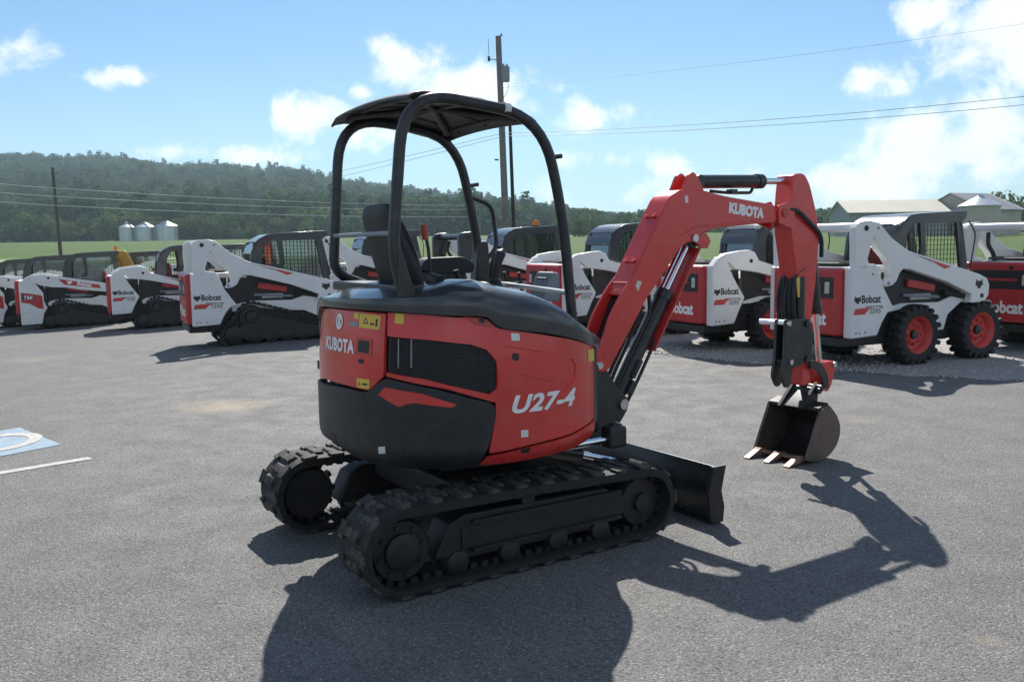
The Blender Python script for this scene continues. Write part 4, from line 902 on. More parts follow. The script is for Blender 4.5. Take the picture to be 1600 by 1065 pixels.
# ================================================================== COMPACT LOADERS
LGROUP = 'compact loaders parked in rows on the lot'
CAT = [(-.5, .52), (-.30, .30), (.30, .30), (.5, .52), (.50, .05), (.62, -.12), (.30, -.22), (.18, -.48), (-.18, -.48), (-.30, -.22), (-.62, -.12), (-.50, .05)]
def on_side(x, z, y=-.7525): return lambda a, b: (x + a, y, z + b)
def on_tail(y, z, x=-.0825): return lambda a, b: (x, y - a, z + b)
def both(fn):
    for s in (-1, 1): fn(s)
def ring_wheel(parent, x, y, z=.39, R=.39, w=.27):
    P = empty('wheel', (x, y, z), 0, parent); s = -1 if y < 0 else 1
    q = MB(); q.lathe([(.235, -w / 2 + .02), (.27, -w / 2), (.34, -w / 2 + .005), (R - .03, -w / 2 + .03), (R - .022, 0), (R - .03, w / 2 - .03), (.34, w / 2 - .005), (.27, w / 2), (.235, w / 2 - .02)], n=36)
    for k in range(20):
        t = 2 * math.pi * k / 20; 
        for sd in (-1, 1):
            tt = t + (math.pi / 20 if sd > 0 else 0); c, si = math.cos(tt), math.sin(tt)
            q.box(((R - .018) * c, sd * .07, (R - .018) * si), (.05, .145, .055), ry=-tt, rz=0)
            q.box(((R - .045) * c, sd * .128, (R - .045) * si), (.085, .02, .05), ry=-tt)
    q.build('tyre', MT['tyre'], P)
    q = MB(); pr = [(.06, -.03), (.10, -.05), (.15, -.02), (.19, -.03), (.215, -.10), (.245, -.125), (.245, .11), (0, .11)]; pr = [(r, h if s < 0 else -h) for r, h in pr]; pr = [(0, pr[0][1])] + pr
    q.lathe(pr, n=28)
    for k in range(8):
        t = 2 * math.pi * k / 8; q.tube([(.125 * math.cos(t), s * .03, .125 * math.sin(t)), (.125 * math.cos(t), s * .065, .125 * math.sin(t))], .014, 6)
    q.build('rim', MT['rimred'], P)
    q = MB(); q.lathe([(0, s * .075), (.055, s * .07), (.06, s * .03), (0, s * .02)] if s < 0 else [(0, .02), (.06, .03), (.055, .07), (0, .075)], n=16); q.build('hub', MT['blackpaint'], P)
def track_unit(parent, s):
    yc = s * .545; w = .38; circ = [(.98, .52, .23), (.66, .215, .175), (2.28, .21, .17)]
    mb = MB(); ou = resample(hull([(x, z, r + .03) for x, z, r in circ]), 90); inn = resample(hull(circ), 90); k0 = int(np.argmin(np.hypot(inn[:, 0] - ou[0, 0], inn[:, 1] - ou[0, 1]))); inn = np.roll(inn, -k0, axis=0)
    for o_, i_ in zip(ou, inn): mb.v += [(o_[0], yc - w / 2, o_[1]), (o_[0], yc + w / 2, o_[1]), (i_[0], yc + w / 2, i_[1]), (i_[0], yc - w / 2, i_[1])]
    for i in range(90):
        a, b = 4 * i, 4 * ((i + 1) % 90)
        for j in range(4): mb.f.append((a + j, a + (j + 1) % 4, b + (j + 1) % 4, b + j))
    T = mb.build('rubber_track', MT['tyre'], parent)
    q = MB(); lp = resample(hull([(x, z, r + .036) for x, z, r in circ]), 50)
    for i in range(50):
        t = lp[(i + 1) % 50] - lp[i - 1]; q.box((lp[i][0], yc, lp[i][1]), (.055, w - .02, .03), ry=-math.atan2(t[1], t[0]))
    tag(q.build('track_lugs', MT['tyre'], T, smooth=0), kind='stuff')
    q = MB(); q.prism([(.62, .20), (.95, .55), (1.15, .56), (2.3, .30), (2.3, .18), (2.0, .12), (.9, .12)], yc - .12, yc + .12); F = q.build('track_frame', MT['black'], T, bevel=.02)
    q = MB(); q.lathe([(0, -.16), (.10, -.15), (.12, -.10), (.21, -.09), (.21, .09), (.12, .10), (0, .16)], (.98, yc, .52), n=20); q.build('sprocket', MT['black'], T)
    for x in (.66, 1.02, 1.3, 1.58, 1.86, 2.28):
        r = .165 if x in (.66, 2.28) else .11; q = MB(); q.lathe([(0, -.15), (r * .5, -.15), (r, -.12), (r, .12), (r * .5, .15), (0, .15)], (x, yc, .04 + r + .012), n=18); q.build('track_roller', MT['steel'] if r < .12 else MT['black'], T)
def make_loader(name, kind, under, model, cab='glass', tower='white', beacon=False, deco=True, trackhide=False):
    R = empty(name, (0, 0, 0)); R['category'] = 'loader'
    WH = MT['white']
    if kind == 'high':
        panel_ = [(0, 1.27), (0, .40), (.44, .42), (.52, .58), (.61, .70), (.73, .745), (.62, .90), (.54, 1.02), (.49, 1.14), (.44, 1.27), (.38, 1.325), (.23, 1.335)]
        arm = [(.05, 1.26), (.03, 1.77), (.07, 1.83), (.14, 1.855), (.30, 1.865), (.43, 1.83), (.65, 1.64), (.95, 1.48), (1.66, 1.305), (2.28, 1.15), (2.43, 1.09), (2.48, 1.0), (2.47, .86), (2.40, .78), (2.28, .765), (2.12, .77), (2.14, .88), (1.67, 1.06), (.98, 1.24), (.86, 1.25), (.80, 1.20), (.75, 1.10), (.68, 1.05), (.57, 1.03), (.54, 1.06), (.64, 1.14), (.63, 1.30), (.54, 1.41), (.43, 1.50), (.34, 1.67), (.245, 1.40), (.24, 1.26)]
    else:
        panel_ = [(0, 1.27), (0, .40), (.41, .42), (.50, .62), (.60, .80), (.46, 1.0), (.38, 1.12), (.30, 1.29), (.24, 1.40), (.13, 1.405)]
        arm = [(.16, 1.405), (.22, 1.45), (.52, 1.49), (.68, 1.50), (.78, 1.46), (.86, 1.34), (1.5, 1.17), (2.30, .97), (2.42, .92), (2.46, .80), (2.40, .70), (2.24, .69), (2.20, .82), (1.4, 1.04), (.80, 1.17), (.42, 1.22), (.32, 1.30)]
        if kind == 'r':
            panel_ = [(.02, 1.22), (.03, .16), (.50, .18), (.56, .45), (.64, .58), (.57, .75), (.57, .96), (.40, 1.20), (.28, 1.36), (.14, 1.32)]
            arm = [(.14, 1.34), (.30, 1.42), (.60, 1.44), (.8, 1.40), (1.9, 1.20), (2.30, 1.10), (2.42, .98), (2.44, .74), (2.28, .70), (2.2, .92), (1.40, 1.02), (1.1, 1.08), (.78, 1.10), (.50, 1.16), (.36, 1.24)]
    # body
    q = MB(); q.prism([(.05, .34), (.05, 1.22), (.95, 1.22), (1.9, 1.02), (2.36, .86), (2.44, .36), (1.9, .28), (.3, .28)], -.56, .56); BODY = q.build('body', MT['black'], R, bevel=.02)
    lowp = [(.60, .66), (.72, .75), (.98, .80), (1.68, .79), (1.98, .885), (2.12, .90), (2.34, .80), (2.38, .52), (2.2, .46), (1.9, .60), (1.5, .62), (1.0, .70), (.7, .62)]
    if under == 'wheels': lowp = [(.60, .70), (.72, .745), (.98, .80), (1.68, .79), (1.98, .885), (2.12, .90), (2.34, .80), (2.38, .70), (2.1, .78), (1.85, .62), (1.78, .42), (1.62, .42), (1.5, .68), (1.15, .83 - .08), (.8, .70)]
    for s in (-1, 1):
        q = MB(); q.prism(lowp, s * .60 - .02, s * .60 + .02); q.build('lower_side_panel', WH, R, bevel=.006)
        q = MB(); q.prism(panel_, s * .675 - .075, s * .675 + .075); P = q.build('side_panel', WH, R, bevel=.022, seg=3)
        q = MB(); q.prism(fillet(arm + [arm[0]], .03, 3)[:-1] if False else arm, s * .69 - .06, s * .69 + .06); A = q.build('lift_arm', WH, R, bevel=.016, seg=3)
        if s < 0:
            if kind != 'r':
                flat_decal('maker_lettering', text_flat('Bobcat', .135, .004, 0, .86), on_side(.31, .885 if kind == 'high' else .90), MT['letter_k'], P)
                flat_decal('maker_emblem', ([(a * .10, b * .10) for a, b in CAT], [tuple(range(len(CAT)))]), on_side(.085, .885 if kind == 'high' else .90), MT['letter_k'], P)
                st = [(.05, .775), (.02, .70), (.21, .70), (.27, .755), (.33, .785)]; dz = 0 if kind == 'high' else .01
                flat_decal('red_stripe', ([(a, b + dz) for a, b in st], [tuple(range(5))]), lambda a, b: (a, -.7525, b), MT['rimred'], P)
                flat_decal('stripe_line', ([(.22, .80), (.50, .80), (.50, .79), (.22, .79)], [(0, 1, 2, 3)]), lambda a, b: (a, -.7525, b), MT['letter_k'], P)
                flat_decal('model_lettering', text_flat(model, .095, .003, .2, 1.0), on_side(.385, .735), MT['letter_g'], P)
                if kind == 'high':
                    flat_decal('red_wedge', ([(1.30, 1.365), (1.72, 1.262), (1.60, 1.235)], [(0, 1, 2)]), lambda a, b: (a, -.7525, b), MT['rimred'], A)
                    flat_decal('black_line', ([(1.02, 1.435), (1.32, 1.362), (1.36, 1.335)], [(0, 1, 2)]), lambda a, b: (a, -.7525, b), MT['letter_k'], A)
                    flat_decal('maker_emblem', ([(a * .13, b * .13) for a, b in CAT], [tuple(range(len(CAT)))]), on_side(2.27, 1.02), MT['letter_k'], A)
                else:
                    flat_decal('red_wedge', ([(1.05, 1.265), (1.9, 1.06), (1.8, 1.02)], [(0, 1, 2)]), lambda a, b: (a, -.7525, b), MT['rimred'], A)
            else:
                flat_decal('red_patch', ([(.06, .99), (.30, .95), (.54, .90), (.55, .56), (.44, .58), (.25, .70), (.06, .74)], [tuple(range(7))]), lambda a, b: (a, -.7525, b), MT['bred'], P)
                flat_decal('black_patch', ([(.09, .94), (.33, .89), (.33, .78), (.09, .82)], [(0, 1, 2, 3)]), lambda a, b: (a, -.7535, b), MT['letter_k'], P)
                flat_decal('model_lettering', text_flat(model, .13, .004, .2), on_side(.21, .855, -.7545), MT['letter_w'], P)
                an = math.atan2(-.20, 1.1); 
                flat_decal('red_arm_patch', ([(.92, 1.31), (1.86, 1.14), (1.92, 1.04), (1.06, 1.16)], [(0, 1, 2, 3)]), lambda a, b: (a, -.7525, b), MT['bred'], A)
                flat_decal('maker_lettering', text_flat('Bobcat', .12, .005), lambda a, b: (1.52 + a * math.cos(an) - b * math.sin(an), -.7535, 1.155 + a * math.sin(an) + b * math.cos(an)), MT['letter_w'], A)
                flat_decal('maker_emblem', ([(a * .10, b * .10) for a, b in CAT], [tuple(range(len(CAT)))]), on_side(1.18, 1.215, -.7535), MT['letter_w'], A)
            q = MB()
            for bx, bz in ((.07, .47), (.13, .47), (.22, .475), (.50, .78), (.33, 1.20)): q.tube([(bx, -.748, bz), (bx, -.757, bz)], .010, 8)
            tag(q.build('panel_bolts', MT['steel'], P, smooth=0), kind='stuff')
        if kind == 'high':
            for px_, pz_, r in ((.20, 1.77, .035), (.40, 1.77, .018), (.60, 1.08, .022), (2.33, .86, .03)):
                q = MB(); q.tube([(px_, s * .745, pz_), (px_, s * .757, pz_)], r, 14); q.build('pivot_pin', MT['grey'] if r < .03 else MT['steel'], A)
        else:
            for px_, pz_, r in ((.70, 1.34, .03), (2.35, .80, .03)):
                q = MB(); q.tube([(px_, s * .745, pz_), (px_, s * .757, pz_)], r, 14); q.build('pivot_pin', MT['steel'], A)
        if tower == 'black' and kind == 'high':
            q = MB(); q.prism([(.03, 1.20), (.015, 1.78), (.06, 1.85), (.14, 1.872), (.31, 1.882), (.35, 1.80), (.26, 1.30), (.25, 1.20)], s * .69 - .066, s * .69 + .066); q.build('tower_cover', MT['blackpaint'], A, bevel=.02)
        q = MB(); q.tube([(.62, s * .60, .62), (.60, s * .60, 1.08)], .045, 12); LC = q.build('lift_cylinder', MT['blackpaint'], R); q = MB(); q.tube([(.60, s * .60, 1.08), (.605, s * .60, 1.22)], .022, 10); q.build('rod', MT['chrome'], LC)
        q = MB(); q.tube([(1.75, s * .62, .92), (2.30, s * .62, .82)], .035, 10); q.build('tilt_cylinder', MT['steel'], R)
        q = MB(); q.box((1.36, s * .585, 1.02), (.50, .05, .10), ry=.16); q.build('red_guard_bar', MT['bred'], R, bevel=.01)
        q = MB(); q.tube([(1.05, s * .585, .90), (1.7, s * .585, .86)], .022, 8); q.build('steel_pipe', MT['grey'], R)
        q = MB(); q.box((1.36, s * .580, .875), (.36, .03, .075)); q.build('pale_plate', MT['wgrey'], R)
    if kind == 'high':
        q = MB(); q.tube([(.19, -.68, 1.785), (.19, .68, 1.785)], .058, 18); q.build('cross_tube', MT['blackpaint'] if tower == 'black' else WH, R)
        for y in (-.42, .38):
            q = MB(); q.tube(fillet([(.30, y * 1.25, 1.70), (.22, y * 1.1, 1.52), (.30, y, 1.40), (.34, y, 1.25)], .08), .03, 8); q.build('hydraulic_hose', MT['vinyl'], R)
    q = MB(); q.tube([(2.36, -.64, .86), (2.36, .64, .86)], .05, 12); q.build('front_cross_tube', WH, R)
    q = MB(); q.box((2.53, 0, .50), (.07, 1.16, .46), ry=.12); q.box((2.50, 0, .30), (.12, 1.2, .10)); q.build('attachment_plate', MT['black'], R, bevel=.012)
    # tail door
    q = MB(); q.box((-.01, 0, .85), (.14, 1.20, .86)); TD = q.build('tail_door', MT['bred'] if kind != 'r' else MT['bred'], R, bevel=.045, seg=4)
    q = MB(); q.box((-.078, -.05, 1.03), (.012, .92, .27)); q.build('tail_grille', MT['black'], TD, bevel=.005)
    q = MB()
    for k in range(5): q.box((-.0845, -.02, .935 + .045 * k), (.006, .62, .014))
    tag(q.build('grille_slats', MT['blackpaint'], TD, smooth=0), kind='stuff')
    q = MB(); q.box((-.086, -.02, 1.03), (.012, .55, .035)); q.build('grille_bar', MT['bred'], TD, bevel=.004)
    for y in (-.41, .37):
        q = MB(); q.box((-.088, y, 1.03), (.02, .075, .15)); q.build('tail_light', MT['lamp'], TD, bevel=.008)
    flat_decal('maker_lettering', text_flat('Bobcat', .235, .009, 0, .88), on_tail(-.10, .63, -.0815), MT['letter_w'], TD)
    flat_decal('maker_emblem', ([(a * .21, b * .21) for a, b in CAT], [tuple(range(len(CAT)))]), on_tail(.40, .66, -.0815), MT['letter_w'], TD)
    q = MB(); q.tube([(-.082, -.2, 1.20), (-.094, -.2, 1.20)], .03, 12); q.build('door_latch', MT['black'], TD)
    q = MB(); q.box((.10, 0, .345), (.30, 1.24, .11)); q.build('rear_bumper', MT['black'], R, bevel=.015)
    q = MB(); q.prism([(-.04, 1.285), (.80, 1.30), (.95, 1.24), (.95, 1.18), (-.04, 1.22)], -.56, .56); EC = q.build('engine_cover', MT['wgrey'] if kind == 'high' else MT['white'], R, bevel=.02)
    q = MB(); q.box((.40, 0, 1.325), (.50, .72, .035)); q.build('radiator_screen', MT['engine'], EC, bevel=.012)
    q = MB()
    for k in range(9): q.box((.20 + .05 * k, 0, 1.345), (.014, .66, .012))
    tag(q.build('screen_slats', MT['black'], EC, smooth=0), kind='stuff')
    # cab
    CAB = empty('cab', (0, 0, 0), 0, R)
    hw = .43
    q = MB(); q.prism([(1.04, 1.60), (1.10, 1.76), (1.18, 1.86), (1.34, 1.945), (1.5, 1.965), (2.37, 2.005), (2.405, 1.985), (2.40, 1.925), (2.33, 1.905), (1.5, 1.905), (1.34, 1.89), (1.22, 1.82), (1.15, 1.74), (1.085, 1.60)], -hw, hw); q.build('roof', MT['cover'], CAB, bevel=.012)
    for s in (-1, 1):
        y0, y1 = s * hw, s * (hw - .05)
        q = MB(); q.prism([(.98, 1.10), (1.06, 1.66), (1.14, 1.82), (1.24, 1.88), (1.40, 1.92), (1.42, 1.86), (1.33, 1.78), (1.26, 1.66), (1.24, 1.10)], y0, y1); q.build('rear_pillar', MT['cover'], CAB, bevel=.008)
        q = MB(); q.prism([(1.38, 1.93), (2.38, 1.98), (2.38, 1.90), (2.30, 1.845), (1.36, 1.83)], y0 + s * -.002, y1); q.build('roof_rail', MT['cover'], CAB, bevel=.008)
        q = MB(); q.prism([(2.19, 1.86), (2.31, 1.86), (2.45, 1.20), (2.43, .95), (2.30, .95), (2.30, 1.20)], y0, y1); q.build('front_pillar', MT['cover'], CAB, bevel=.008)
        q = MB(); q.prism([(1.50, 1.85), (1.60, 1.85), (1.63, 1.45), (1.60, 1.35), (1.50, 1.33), (1.44, 1.36), (1.45, 1.40), (1.52, 1.42), (1.54, 1.5)], y0, y1); q.build('window_divider', MT['cover'], CAB, bevel=.006)
        q = MB(); q.prism([(1.0, 1.28), (2.34, 1.16), (2.40, .95), (1.0, .95)], y0, y1); q.build('cab_side', MT['black'], CAB)
        q = MB(); ym = s * (hw - .025)
        for k in range(15): x = 1.28 + .065 * k; q.box((x, ym, 1.53), (.0065, .0065, .66))
        for k in range(10): z = 1.22 + .065 * k; q.box((1.76, ym, z), (.98, .0065, .0065))
        tag(q.build('side_screen', MT['black'], CAB, smooth=0), kind='stuff')
        if cab == 'glass':
            q = MB(); q.prism([(1.26, 1.20), (1.30, 1.75), (1.40, 1.85), (2.2, 1.85), (2.32, 1.18)], ym - s * .018, ym - s * .022); q.build('side_window', MT['glass'], CAB, smooth=0)
    q = MB(); q.box((1.09, 0, 1.22), (.05, .8, .18)); q.box((1.16, 0, 1.80), (.05, .8, .06), ry=.5)
    for y in (-.37, .37): q.box((1.09, y, 1.52), (.05, .07, .6), ry=.12)
    q.build('rear_window_frame', MT['cover'], CAB, bevel=.008)
    if cab == 'glass':
        q = MB(); q.add([(1.06, -.34, 1.30), (1.06, .34, 1.30), (1.13, .34, 1.79), (1.13, -.34, 1.79), (1.064, -.34, 1.30), (1.064, .34, 1.30), (1.134, .34, 1.79), (1.134, -.34, 1.79)], [(0, 3, 2, 1), (4, 5, 6, 7), (0, 1, 5, 4), (1, 2, 6, 5), (2, 3, 7, 6), (3, 0, 4, 7)]); q.build('rear_window', MT['glass'], CAB, smooth=0)
        q = MB(); q.add([(2.29, -.36, 1.85), (2.29, .36, 1.85), (2.43, .36, 1.18), (2.43, -.36, 1.18), (2.286, -.36, 1.85), (2.286, .36, 1.85), (2.426, .36, 1.18), (2.426, -.36, 1.18)], [(0, 1, 2, 3), (7, 6, 5, 4), (0, 4, 5, 1), (1, 5, 6, 2), (2, 6, 7, 3), (3, 7, 4, 0)]); q.build('front_door', MT['glass'], CAB, smooth=0)
    q = MB()
    for k in range(11): q.box((1.10, -.33 + .066 * k, 1.54), (.008, .008, .56), ry=.13)
    for k in range(8): q.box((1.075 + .009 * k, 0, 1.30 + .068 * k), (.008, .70, .008))
    tag(q.build('rear_screen', MT['black'], CAB, smooth=0), kind='stuff')
    q = MB(); q.box((1.52, 0, 1.02), (.46, .46, .14)); q.box((1.32, 0, 1.28), (.12, .42, .52), ry=-.15); q.build('seat', MT['bred'] if cab == 'open' else MT['vinyl'], CAB, bevel=.04)
    q = MB()
    for y in (-.36, .36): q.tube([(1.85, y, .95), (1.90, y, 1.25)], .016, 8); q.box((1.90, y, 1.28), (.04, .04, .10))
    q.build('steering_lever', MT['vinyl'], CAB)
    q = MB(); q.box((1.75, 0, .92), (1.4, .8, .06)); q.build('cab_floor', MT['black'], CAB)
    if beacon:
        q = MB(); q.tube([(1.98, -.05, 1.98), (1.98, -.05, 2.01)], .075, 16); B = q.build('beacon', MT['black'], R)
        q = MB(); q.lathe([(0, 0), (.072, 0), (.072, .02), (.066, .03), (.072, .04), (.066, .055), (.072, .065), (.066, .08), (.066, .10), (0, .105)], (1.98, -.05, 2.01), 'z', 18); q.build('beacon_lens', MT['amber'], B)
    q = MB(); q.tube(fillet([(2.40, -.50, 1.22), (2.44, -.54, 1.70), (2.34, -.50, 1.86)], .1), .009, 8); q.tube([(2.40, .50, 1.22), (2.36, .52, 1.80)], .009, 8); q.build('grab_rail', MT['black'], R)
    q = MB(); q.box((2.44, -.40, 1.16), (.05, .10, .10)); q.build('work_light', MT['lamp'], R, bevel=.02)
    if under == 'wheels':
        for x in (1.17, 2.36):
            for s in (-1, 1): ring_wheel(R, x, s * .63)
        q = MB(); q.box((1.75, -.60, .62), (.7, .03, .03)); 
    else:
        both(lambda s: track_unit(R, s))
    return R
HD = math.radians(25.0); DX, DY = math.cos(HD), math.sin(HD)
def put(o, X, Y, label, dh=0.0, z=None, first=True):
    "X, Y: ground point under the machine's right rear corner"
    x, y = X - .75 * DY, Y + .75 * DX
    o.location = (x, y, float(gz(x, y)) if z is None else z); o.rotation_euler = (0, 0, HD + dh); o['label'] = label; o['group'] = LGROUP; return o
S_HIGH = make_loader('skid_steer_loader', 'high', 'wheels', 'S595', cab='open')
put(S_HIGH, 4.22, 11.15, 'white wheeled loader with red rims and red tail door behind the excavator bucket')
c = copy_tree(S_HIGH); put(c, 7.40, 12.35, 'red tailed wheeled loader cut off by the right edge of the picture')
T_HIGH = make_loader('track_loader', 'high', 'tracks', 'T595')
put(T_HIGH, -5.35, 15.1, 'white tracked loader with tall arm tower nearest on the left, red tail door edge on')
c = copy_tree(T_HIGH); put(c, -4.05, 19.0, 'white tracked loader mostly hidden behind the black canopy posts and seat')
T_BLK = make_loader('track_loader', 'high', 'tracks', 'T770', tower='black', beacon=True)
put(T_BLK, -.98, 17.0, 'loader with black arm tower and amber beacon on its cab roof')
S_LOW = make_loader('skid_steer_loader', 'low', 'wheels', 'S595')
put(S_LOW, 2.92, 13.1, 'white wheeled loader with red tail door seen under the excavator boom')
c = copy_tree(S_LOW); put(c, .90, 15.0, 'white loader seen between the front canopy post and the excavator boom')
T_LOW = make_loader('track_loader', 'low', 'tracks', 'T590', cab='open')
put(T_LOW, -9.13, 20.6, 'white tracked loader with a red seat in its open mesh cab, left side')
T_LOW2 = make_loader('track_loader', 'low', 'tracks', 'T590')
put(T_LOW2, -9.2, 23.6, 'loader whose cab roof shows between the tall tower and cab of the nearest left loader')
c = copy_tree(T_LOW2); put(c, -12.9, 27.0, 'dark loader cab showing just right of the yellow machine')
c = copy_tree(T_LOW2); put(c, -16.6, 27.0, 'farther dark loader cab at the far left, lower of two')
c = copy_tree(T_LOW2); put(c, -16.1, 29.0, 'dark loader cab right behind the cab of the loader with the red arm patch')
T_R = make_loader('track_loader', 'r', 'tracks', 'T66')
put(T_R, -12.4, 22.7, 'white tracked loader with white lettering on a red arm patch')
c = copy_tree(T_R); put(c, -14.3, 24.3, 'white loader cut off by the left edge of the picture')

# yellow machine between the left loaders: rounded tail with two round lights and a beacon
YM = empty('yellow_compact_machine', (-11.2, 25.0, float(gz(-11.2, 25))), HD)
tag(YM, 'yellow compact machine squeezed between the dark cabs on the left', 'machine')
q = MB(); q.prism(fillet([(0, .5), (0, 1.72), (.12, 1.9), (.55, 1.95), (.8, 1.4), (1.6, 1.2), (1.7, .5)], .1, 5), -.18, .34); q.build('engine_hood', MT['yellowpaint'], YM, bevel=.04, seg=3)
for y in (-.12, .25): MB().tube([(-.012, y, 1.62), (.02, y, 1.62)], .055, 16).build('work_light', MT['lamp'], YM)
MB().lathe([(0, 0), (.05, 0), (.05, .10), (.03, .13), (0, .13)], (.3, .1, 1.93), 'z', 14).build('beacon', MT['amber'], YM)
MB().box((.85, .09, .42), (1.9, 1.1, .3)).build('chassis', MT['black'], YM, bevel=.03)
for x in (.2, 1.5):
    for y in (-.52, .70): ring_wheel(YM, x, y)

# ================================================================== FAR BUILDINGS, POLES, WIRES
def silo(px0, px1, pyb, pyw, pyt, Y, label):
    a, b, t, w = atdepth(px0, pyb, Y), atdepth(px1, pyb, Y), atdepth((px0 + px1) / 2, pyt, Y), atdepth((px0 + px1) / 2, pyw, Y)
    r = (b[0] - a[0]) / 2; cx = (a[0] + b[0]) / 2; zb = float(gz(cx, Y)) - .3; R = empty('grain_silo', (cx, Y, zb)); tag(R, label, 'silo', 'grain silos at the foot of the wooded hill')
    hw = w[2] - zb; ht = t[2] - zb; q = MB(); nz = 24
    q.lathe([(r + (.03 if k % 2 else 0), hw * k / nz) for k in range(nz + 1)], (0, 0, 0), 'z', 36); WL = q.build('wall', MT['silo'], R)
    q = MB()
    for k in range(12): t_ = 2 * math.pi * k / 12; q.box(((r + .05) * math.cos(t_), (r + .05) * math.sin(t_), hw / 2), (.12, .12, hw), rz=t_)
    tag(q.build('wall_stiffeners', MT['silo'], WL), kind='stuff')
    q = MB(); q.lathe([(r + .18, hw - .05), (r + .18, hw), (r * .12, ht - .35), (r * .12, ht), (0, ht + .15)], (0, 0, 0), 'z', 36)
    for k in range(18): t_ = 2 * math.pi * k / 18; q.tube([((r + .15) * math.cos(t_), (r + .15) * math.sin(t_), hw + .04), (r * .15 * math.cos(t_), r * .15 * math.sin(t_), ht - .32)], .05, 5)
    q.build('roof', MT['silo'], R, smooth=25)
silo(188, 210, 374, 355, 347, 330, 'smallest and leftmost of the three grain silos below the hill')
silo(213, 241, 374, 354.5, 346, 331, 'middle one of the three grain silos below the hill')
silo(245, 277, 373, 353, 344, 332, 'largest and rightmost of the three grain silos below the hill')
a, b = atdepth(196, 349, 331), atdepth(262, 346, 331)
tag(MB().tube([(a[0], 331, a[2] + .6), (b[0], 331, b[2] + .9)], .25, 6).box(((a[0] + b[0]) / 2, 331, a[2] + .9), (b[0] - a[0], .5, .25)).build('silo_walkway', MT['steel']), 'thin walkway running across the silo roofs', 'walkway')
# barns on the right
def gable(name, x0, x1, y0, y1, z0, ze, zr, wall, roofm, label, along='x', ang=0.0):
    cx, cy = (x0 + x1) / 2, (y0 + y1) / 2; R = empty(name, (cx, cy, z0), ang); tag(R, label, 'barn'); hx, hy = (x1 - x0) / 2, (y1 - y0) / 2; he, hr = ze - z0, zr - z0
    if along == 'x':
        q = MB(); pf = [(-hy, 0), (-hy, he), (0, hr - .05), (hy, he), (hy, 0)]; v = [(-hx, p[0], p[1]) for p in pf] + [(hx, p[0], p[1]) for p in pf]
        q.add(v, [(4, 3, 2, 1, 0), (5, 6, 7, 8, 9), (0, 1, 6, 5), (3, 4, 9, 8)]); WL = q.build('wall', wall, R, smooth=0)
        q = MB()
        for s in (-1, 1): q.add([(-hx - .4, s * (hy + .5), he - .25), (hx + .4, s * (hy + .5), he - .25), (hx + .4, 0, hr), (-hx - .4, 0, hr), (-hx - .4, s * (hy + .5), he - .1), (hx + .4, s * (hy + .5), he - .1), (hx + .4, 0, hr + .15), (-hx - .4, 0, hr + .15)], [(0, 1, 2, 3), (4, 5, 6, 7), (0, 1, 5, 4), (0, 3, 7, 4), (1, 2, 6, 5)])
        RF = q.build('roof', roofm, R, smooth=0)
        q = MB(); n = int(2 * hx / .9)
        for k in range(n):
            x = -hx + 2 * hx * k / n
            for s in (-1, 1): q.tube([(x, s * (hy + .5), he - .06), (x, 0, hr + .18)], .035, 4)
        tag(q.build('roof_seams', roofm, RF, smooth=0), kind='stuff')
        q = MB()
        for k in range(int(2 * hx / .6)): q.box((-hx + .6 * k + .3, -hy - .03, he / 2), (.06, .06, he - .3))
        tag(q.build('wall_ribs', wall, WL, smooth=0), kind='stuff')
        q = MB()
        for k in (-.5, .1, .6): q.box((hx * k, -hy - .08, he * .42), (2.4, .1, he * .8))
        q.build('door', MT['barnwall'], R, smooth=0) if False else None
        MB().box((hx * .1, -hy - .08, he * .42), (3.0, .12, he * .8)).build('door', MT['barnwall2'], R, smooth=0)
    return R
YB = 170; g = float(gz(70, YB))
l, r_ = atdepth(1330, 333, YB), atdepth(1474, 326, YB); rg = atdepth(1400, 313.5, YB + 6)
gable('long_barn', l[0], r_[0] + 1, YB, YB + 12, g - .3, l[2] + .2, rg[2], MT['barnwall'], MT['roofm'], 'long low barn with pale sunlit roof behind the right loaders', ang=-.04)
l, r_ = atdepth(1478, 326, YB - 4), atdepth(1556, 322, YB - 4); rg = atdepth(1497, 300.5, YB - 2)
B2 = gable('gabled_barn', l[0] + 3.6, l[0] + 14.1, YB - 2, YB + 12, g - .3, r_[2] - .4, rg[2], MT['barnwall2'], MT['barnwall'], 'tall grey gabled barn behind the round bin on the right', along='x', ang=.45)
a, b, t = atdepth(1502, 322, YB - 14), atdepth(1560, 322, YB - 14), atdepth(1523, 308, YB - 14); rr = (b[0] - a[0]) / 2
R = empty('feed_bin', ((a[0] + b[0]) / 2, YB - 14, g - .5)); tag(R, 'round bin with shallow cone roof in front of the grey gabled barn', 'silo')
hw = a[2] - g + .5; ht = t[2] - g + .5 + .4
q = MB(); q.lathe([(rr + (.03 if k % 2 else 0), hw * k / 16) for k in range(17)], (0, 0, 0), 'z', 32); q.build('wall', MT['barnwall2'], R)
q = MB(); q.lathe([(rr + .3, hw - .1), (rr + .3, hw + .05), (.5, ht - .25), (.45, ht + .15), (0, ht + .2)], (0, 0, 0), 'z', 32); q.build('roof', MT['silo'], R, smooth=25)

